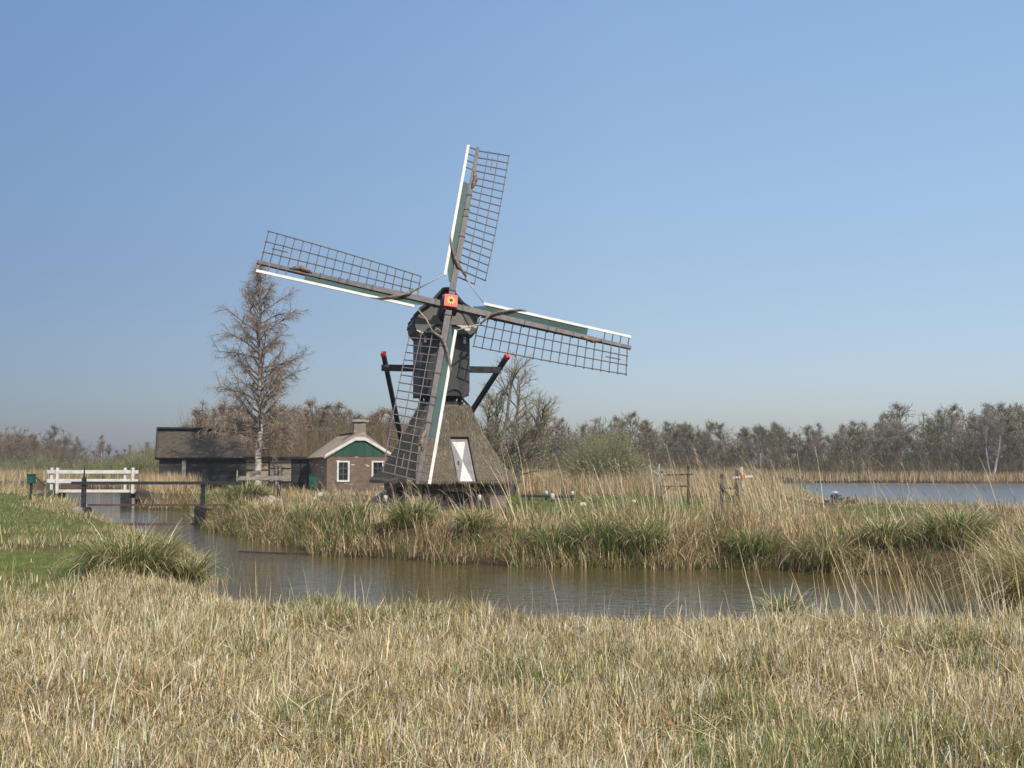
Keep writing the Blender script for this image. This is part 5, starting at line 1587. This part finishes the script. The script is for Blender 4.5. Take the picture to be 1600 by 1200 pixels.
# --- spreading tree behind the mill, breaking into leaf
def spreading():
    Y = 46.0; X = at(785, 745, Y).x; z0 = tz(X, Y)
    t = Tree(21); rg = t.rg
    root = empty('spreading_tree', (X, Y, z0), 0, 'many stemmed bare tree breaking into yellow green leaf behind the windmill', 'tree')
    stems = [(-0.75, 0.2, 0.06, 4.6), (-0.3, -0.3, 0.02, 5.8), (0.15, 0.3, 0.10, 5.6), (0.5, 0.0, 0.52, 4.6), (0.35, -0.4, 0.36, 4.2), (-0.5, 0.5, -0.24, 4.0)]
    tp = Tree(22)
    for (sx_, sy_, tilt, L) in stems:
        d = np.array((math.sin(tilt), rg.randn() * 0.12, math.cos(tilt)))
        pl, dl = t.walk((sx_ * 0.5, sy_ * 0.5, -0.2), d, L, 0.12, 0.028, 11, 0.07, 0.03)
        tp.seg += t.seg; t.seg = []
        for k in range(17):
            f = rg.uniform(0.22, 1.0) * 11; i = min(int(f), 10); q = pl[i] + (pl[i + 1] - pl[i]) * (f - i)
            dd = rot_from(dl[i + 1], rg.uniform(0.4, 1.05), rg.uniform(0, 6.28)); dd[2] += 0.15
            LL = (1.05 - 0.6 * f / 11) * rg.uniform(1.3, 2.5)
            p1, d1 = t.walk(q, dd, LL, 0.034, 0.010, 6, 0.16, 0.10)
            t.twigs(p1, d1, 12, 0.42, 0.016, 0.7, 0.10)
            for s in range(6):
                m = rg.uniform(0.2, 1) * 6; i2 = min(int(m), 5); q2 = p1[i2] + (p1[i2 + 1] - p1[i2]) * (m - i2)
                p2, d2 = t.walk(q2, rot_from(d1[i2 + 1], rg.uniform(0.4, 0.9), rg.uniform(0, 6.28)), LL * rg.uniform(0.25, 0.5), 0.012, 0.006, 4, 0.16, 0.08)
                t.twigs(p2, d2, 7, 0.36, 0.014, 0.7, 0.10)
    t.leaves(6000, 0.042, lambda p: np.clip(1.15 - p[2] / 4.5, 0.05, 1))
    V, F, C = tp.limb_arrays(lambda a, r_: np.array((0.15, 0.125, 0.10)), 7)
    np_mesh('trunk', V, F, C, M['twig'], root, True)
    V, F, C = join(t.limb_arrays(lambda a, r_: np.array((0.15, 0.125, 0.10)), 4), t.twig_arrays(pal(rg, [(0.26, 0.22, 0.165), (0.30, 0.26, 0.17)])))
    np_mesh('crown', V, F, C, M['twig'], root)
    V, F, C = t.leaf_arrays(pal(rg, [(0.30, 0.32, 0.10), (0.22, 0.27, 0.08), (0.38, 0.37, 0.15)]))
    np_mesh('young_leaves', np.array(V), F, np.clip(C, 0.01, 0.9), M['leaf'], root)


spreading()


# --- willow scrub: rounded domes of fine upright shoots
def dome_bush(name, label, X, Y, wx, wy, h, n, seed, cols, lcols, nleaf, group=None, cat='bush', wid=0.014):
    z0 = tz(X, Y); t = Tree(seed); rg = t.rg
    root = empty(name, (X, Y, z0), 0, label, cat, group)
    st = Tree(seed + 500)
    for k in range(16):
        a = rg.uniform(0, 6.28); q = rg.uniform(0.1, 0.6)
        d = np.array((math.cos(a) * q * wx / h, math.sin(a) * q * wy / h, 1.0)); d /= np.linalg.norm(d)
        st.walk((math.cos(a) * 0.2 * wx * q, math.sin(a) * 0.2 * wy * q, -0.1), d, h * 0.75, 0.045, 0.012, 6, 0.10, 0.02)
    for _ in range(n):
        u = rg.randn(3); u[2] = abs(u[2]); u /= np.linalg.norm(u)
        k = rg.uniform(0.35, 1.0) ** 0.6
        lump = 0.86 + 0.22 * math.sin(3.1 * u[0] * 2 + seed) * math.cos(2.3 * u[1] * 2 + 1) + 0.08 * rg.randn()
        p = np.array((u[0] * wx, u[1] * wy, 0.08 + u[2] * h)) * k * lump
        d = u * np.array((wx, wy, h * 1.6)); d = d / np.linalg.norm(d) + rg.randn(3) * 0.25; d /= np.linalg.norm(d)
        l = rg.uniform(0.5, 1.1) * h * 0.24; p0 = p - d * l * 0.6
        if p0[2] < 0: p0[2] = 0.02
        ps = [p0]
        for j in range(3):
            d = d + rg.randn(3) * 0.12; d /= np.linalg.norm(d); ps.append(ps[-1] + d * l / 3)
        t.tw.append((ps, wid * rg.uniform(0.7, 1.3)))
    t.leaves(nleaf, 0.045)
    V, F, C = st.limb_arrays(lambda a, r_: np.array((0.10, 0.085, 0.06)), 5)
    np_mesh('stems', V, F, C, M['twig'], root, True)
    V, F, C = join(t.twig_arrays(pal(rg, cols)), t.leaf_arrays(pal(rg, lcols)))
    np_mesh('shoots', V, F, C, M['leaf'], root)
    return root


OLV = [(0.27, 0.26, 0.125), (0.22, 0.21, 0.095), (0.32, 0.30, 0.16), (0.20, 0.16, 0.10)]
OLL = [(0.30, 0.34, 0.14), (0.25, 0.285, 0.11), (0.36, 0.38, 0.18)]
p = at(945, 740, 66)
dome_bush('willow_bush', 'large rounded olive green willow bush behind the white capped posts', p.x, 66, 3.2, 2.5, 3.5, 11000, 31, OLV, OLL, 15000)
BG = [(0.24, 0.235, 0.09), (0.20, 0.20, 0.08), (0.27, 0.25, 0.12)]
BL = [(0.27, 0.30, 0.10), (0.22, 0.25, 0.08)]
for i, (px, Y, wx, h, lab) in enumerate(((215, 92, 2.4, 2.7, 'bright olive rounded bush closest to the barn gable'),
                                         (178, 96, 2.6, 2.2, 'low olive bush behind the middle of the white railing'),
                                         (140, 104, 2.4, 2.0, 'small grey green bush under the lone sapling'),
                                         (238, 98, 2.6, 3.6, 'taller dull bush half hidden by the barn gable'),
                                         (65, 112, 4.0, 2.6, 'broad greenish bush at the foot of the far grove, over the litter bin'),
                                         (22, 116, 3.6, 2.2, 'low wide bush at the foot of the far grove, nearest the picture edge'))):
    p = at(px, 740, Y)
    dome_bush('scrub_bush', lab, p.x, Y, wx, wx * 0.8, h, 2600, 40 + i, BG if i < 3 else OLV, BL, 2200, None, 'bush', 0.022)


# --- prototypes of the distant wood, one mesh each
def wood_proto(seed, H, spread, up, cols, ntw, leafcols, nleaf, white=False, lowest=0.15):
    t = Tree(seed); rg = t.rg
    ns = 1 if rg.rand() < 0.6 else 2
    for s in range(ns):
        d = np.array((rg.randn() * 0.08 + 0.15 * (ns - 1) * (1 if s else -1), rg.randn() * 0.08, 1.0)); d /= np.linalg.norm(d)
        Ls = H * (0.93 if s == 0 else 0.8)
        pl, dl = t.walk((0.3 * s, 0, -0.3), d, Ls, 0.14, 0.02, 12, 0.035, 0.01)
        for k in range(34 // ns + 5):
            f = rg.uniform(lowest, 1.0); m = f * 12; i = min(int(m), 11); q = pl[i] + (pl[i + 1] - pl[i]) * (m - i)
            pr = np.interp((f - lowest) / (1 - lowest), [0, 0.15, 0.45, 0.75, 1.0], [0.75, 0.95, 1.0, 0.62, 0.16])
            LL = spread * pr * rg.uniform(0.6, 1.2)
            el = up + 0.35 * f + rg.randn() * 0.15; az = rg.uniform(0, 6.28)
            p1, d1 = t.walk(q, np.array((math.cos(az) * math.cos(el), math.sin(az) * math.cos(el), math.sin(el))), LL, 0.04, 0.012, 5, 0.14, 0.06)
            t.twigs(p1, d1, int(ntw * 0.35), 0.75, 0.035, 0.8, 0.06)
            for j in range(5):
                m2 = rg.uniform(0.2, 1) * 5; i2 = min(int(m2), 4); q2 = p1[i2] + (p1[i2 + 1] - p1[i2]) * (m2 - i2)
                p2, d2 = t.walk(q2, rot_from(d1[i2 + 1], rg.uniform(0.4, 0.9), rg.uniform(0, 6.28)), LL * rg.uniform(0.25, 0.5), 0.018, 0.009, 3, 0.15, 0.05)
                t.twigs(p2, d2, int(ntw * 0.2), 0.6, 0.032, 0.8, 0.06)
    t.leaves(nleaf, 0.09)
    bark = (lambda a, r_: np.array((0.5, 0.47, 0.43)) if r_ > 0.05 else np.array((0.16, 0.13, 0.11))) if white else (lambda a, r_: np.array((0.12, 0.10, 0.08)))
    parts = [t.limb_arrays(bark, 4), t.twig_arrays(pal(rg, cols))]
    if t.lf: parts.append(t.leaf_arrays(pal(rg, leafcols)))
    V, F, C = join(*parts)
    o = np_mesh('bare_tree', V, F, C, M['twig'])
    return o


BR = [(0.165, 0.115, 0.06), (0.195, 0.135, 0.072), (0.13, 0.092, 0.048)]
RD = [(0.20, 0.135, 0.078), (0.17, 0.115, 0.066), (0.23, 0.16, 0.095)]
GR = [(0.135, 0.12, 0.052), (0.115, 0.10, 0.045), (0.155, 0.13, 0.065)]
GY2 = [(0.29, 0.25, 0.21), (0.25, 0.22, 0.18)]
PR = [wood_proto(201, 9, 2.6, 0.55, BR, 24, [(0.25, 0.21, 0.13)], 500, False, 0.08),
      wood_proto(202, 9, 2.2, 0.75, GR, 24, [(0.21, 0.20, 0.10)], 900, False, 0.08),
      wood_proto(203, 9, 2.4, 0.6, RD, 24, [(0.24, 0.17, 0.08)], 900, False, 0.04),
      wood_proto(204, 9, 1.9, 0.8, GY2, 24, [(0.2, 0.18, 0.1)], 250, True, 0.25),
      wood_proto(205, 9, 3.0, 0.45, BR, 26, [(0.24, 0.21, 0.12)], 700, False, 0.05),
      wood_proto(206, 9, 2.8, 0.5, GR, 26, [(0.21, 0.20, 0.095)], 1200, False, 0.04)]
used = [False] * len(PR)
rt = rs(77)


def wood_tree(k, X, Y, h, label, group):
    o = PR[k]
    if used[k]:
        o = o.copy(); COL.objects.link(o)
    used[k] = True
    o.location = (X, Y, tz(X, Y) - 0.05)
    s = h / 9.0
    s *= 1.13; q = s * rt.uniform(0.95, 1.25)
    o.scale = (q, q, s); o.rotation_euler = (0, 0, rt.uniform(0, 6.28))
    tag(o, label, 'tree', group)
    return o


def top_profile(px):
    return np.interp(px, [-60, 0, 30, 70, 95, 112, 125, 150, 160, 170, 200, 250, 300, 330, 380, 430, 470, 520, 600, 700, 780, 870, 910, 970, 990, 1015, 1040, 1085, 1110, 1150, 1180, 1200, 1240, 1285, 1320, 1350, 1385, 1415, 1440, 1460, 1490, 1515, 1540, 1565, 1600, 1700],
                     [660, 662, 672, 678, 668, 668, 700, 706, 692, 706, 700, 690, 640, 632, 640, 640, 634, 640, 645, 650, 650, 650, 648, 643, 660, 662, 655, 655, 664, 672, 665, 650, 660, 668, 660, 656, 655, 627, 640, 655, 628, 640, 645, 620, 640, 630])


def grove(px0, px1, step, rows, kinds, label, group, jit=0.5):
    for ri, (Y, f) in enumerate(rows):
        px = px0 + step * 0.5 * (ri % 2)
        while px < px1:
            q = px + step * rt.uniform(-jit, jit); yy = Y + rt.uniform(-3, 3)
            X = at(q, 730, yy).x
            top = float(np.min(top_profile(q + np.array([-6, 0, 6])))) if ri == 0 else float(np.max(top_profile(q + np.array([-8, 0, 8]))))
            h = (at(q, top, yy).z - tz(X, yy)) * f * rt.uniform(0.86, 1.03)
            k = kinds[rt.randint(len(kinds))]
            wood_tree(k, X, yy, max(h, 2.0), label, group)
            px += step


grove(1010, 1640, 17, [(148, 1.0), (140, 0.92), (133, 0.74)], [0, 1, 4, 5, 1, 5, 3], 'bare brownish tree in the wood across the lake, one of many alike', 'trees of the wood across the lake')
grove(840, 1020, 22, [(128, 1.0), (118, 0.88)], [0, 2, 4, 4], 'bare brown tree in the wood behind the windmill and willow bush, one of many alike', 'trees of the wood behind the windmill')
grove(680, 860, 26, [(124, 0.96), (112, 0.8)], [0, 2, 4], 'bare brown tree in the wood behind the windmill and willow bush, one of many alike', 'trees of the wood behind the windmill')
grove(425, 640, 12, [(108, 1.0), (98, 0.95), (90, 0.72)], [2, 4, 0, 2], 'bare reddish brown tree in the wood behind the cottage, one of many alike', 'trees of the wood behind the cottage')
grove(300, 425, 13, [(84, 1.0), (77, 0.9)], [2, 2, 4], 'bare reddish brown tree rising behind the barn roof, one of a thicket', 'trees of the thicket behind the barn')
grove(-50, 112, 13, [(158, 1.0), (148, 0.88), (140, 0.7)], [2, 4, 0, 4], 'bare brown tree in the far grove beyond the litter bin, one of several alike', 'trees of the far grove')
grove(122, 250, 15, [(165, 1.0), (150, 0.8)], [4, 5, 2], 'low brown tree in the gap between far grove and barn, one of several alike', 'low trees between grove and barn')
wood_tree(3, at(160, 730, 138).x, 138, at(160, 683, 138).z - 0.6, 'thin lone sapling standing above the scrub beyond the footbridge', None)
for px, Y, top, lab in ((1548, 128, 640, 'white stemmed birch at the edge of the wood across the lake'),
                        (448, 84, 652, 'slim pale birch standing behind the shed, between the big birch and the cottage'),
                        (330, 74, 640, 'grey twiggy birch rising over the barn ridge')):
    X = at(px, 730, Y).x
    wood_tree(3, X, Y, at(px, top, Y).z - tz(X, Y), lab, None)


# --- undergrowth of thin stems and brambles below the woods
def undergrowth(name, label, strips, seed, cols):
    rg = rs(seed); sh = Sheaf()
    for px0, px1, Y0, Y1, n, h0, h1 in strips:
        y = rg.uniform(Y0, Y1, n); x = (rg.uniform(px0, px1, n) - 800) / FPX * y
        k = sdist(x, y, LAKE) > 1; x, y = x[k], y[k]; m = len(x)
        h = rg.uniform(h0, h1, m) * (0.6 + 0.8 * vnoise(x, y, 6, seed))
        V, F = blade_arrays(rg, x, y, terrain(x, y) - 0.05, h, rg.uniform(0.025, 0.055, m) * (y / 120), rg.uniform(0, 6.3, m), np.abs(rg.randn(m)) * 0.25, rg.uniform(0, 1.0, m), segs=3)
        sh.add(V, F, col_mix(rg, m, cols, 0.15), 8)
    return tag(sh.build(name, M['twig']), label, 'undergrowth', kind='stuff')


UB = np.array([(0.13, 0.095, 0.054), (0.11, 0.08, 0.046), (0.155, 0.115, 0.066)])
UG = np.array([(0.165, 0.16, 0.075), (0.135, 0.13, 0.06)])
UR = np.array([(0.19, 0.13, 0.075), (0.16, 0.11, 0.062)])
undergrowth('undergrowth', 'brown and olive undergrowth along the foot of the distant woods', [(1000, 1680, 127, 150, 24000, 1.3, 3.0), (670, 1020, 104, 128, 14000, 1.2, 2.6), (-70, 120, 136, 160, 6000, 1.4, 3.2), (110, 260, 140, 165, 4000, 1.2, 2.6)], 91, [(UB, 1), (UG, 0.7)])
undergrowth('undergrowth', 'reddish brown undergrowth along the foot of the wood behind cottage and barn', [(290, 660, 74, 110, 17000, 2.2, 5.0)], 92, [(UR, 1), (UB, 0.7), (UG, 0.15)])


# ------------------------------------------------------------------ thin spring haze
b = MB(); b.box((-260, -35, -2.2), (260, 520, 14.5))
m = bpy.data.materials.new('haze_air'); m.use_nodes = True
hn = m.node_tree.nodes; hn.remove(hn['Principled BSDF'])
vol = hn.new('ShaderNodeVolumePrincipled')
vol.inputs['Color'].default_value = (0.86, 0.91, 1.0, 1)
vol.inputs['Density'].default_value = 0.0004
vol.inputs['Anisotropy'].default_value = 0.0
m.node_tree.links.new(vol.outputs[0], hn['Material Output'].inputs['Volume'])
tag(b.build('haze', m), 'thin pale spring haze hanging over the whole marsh', 'haze', kind='stuff')
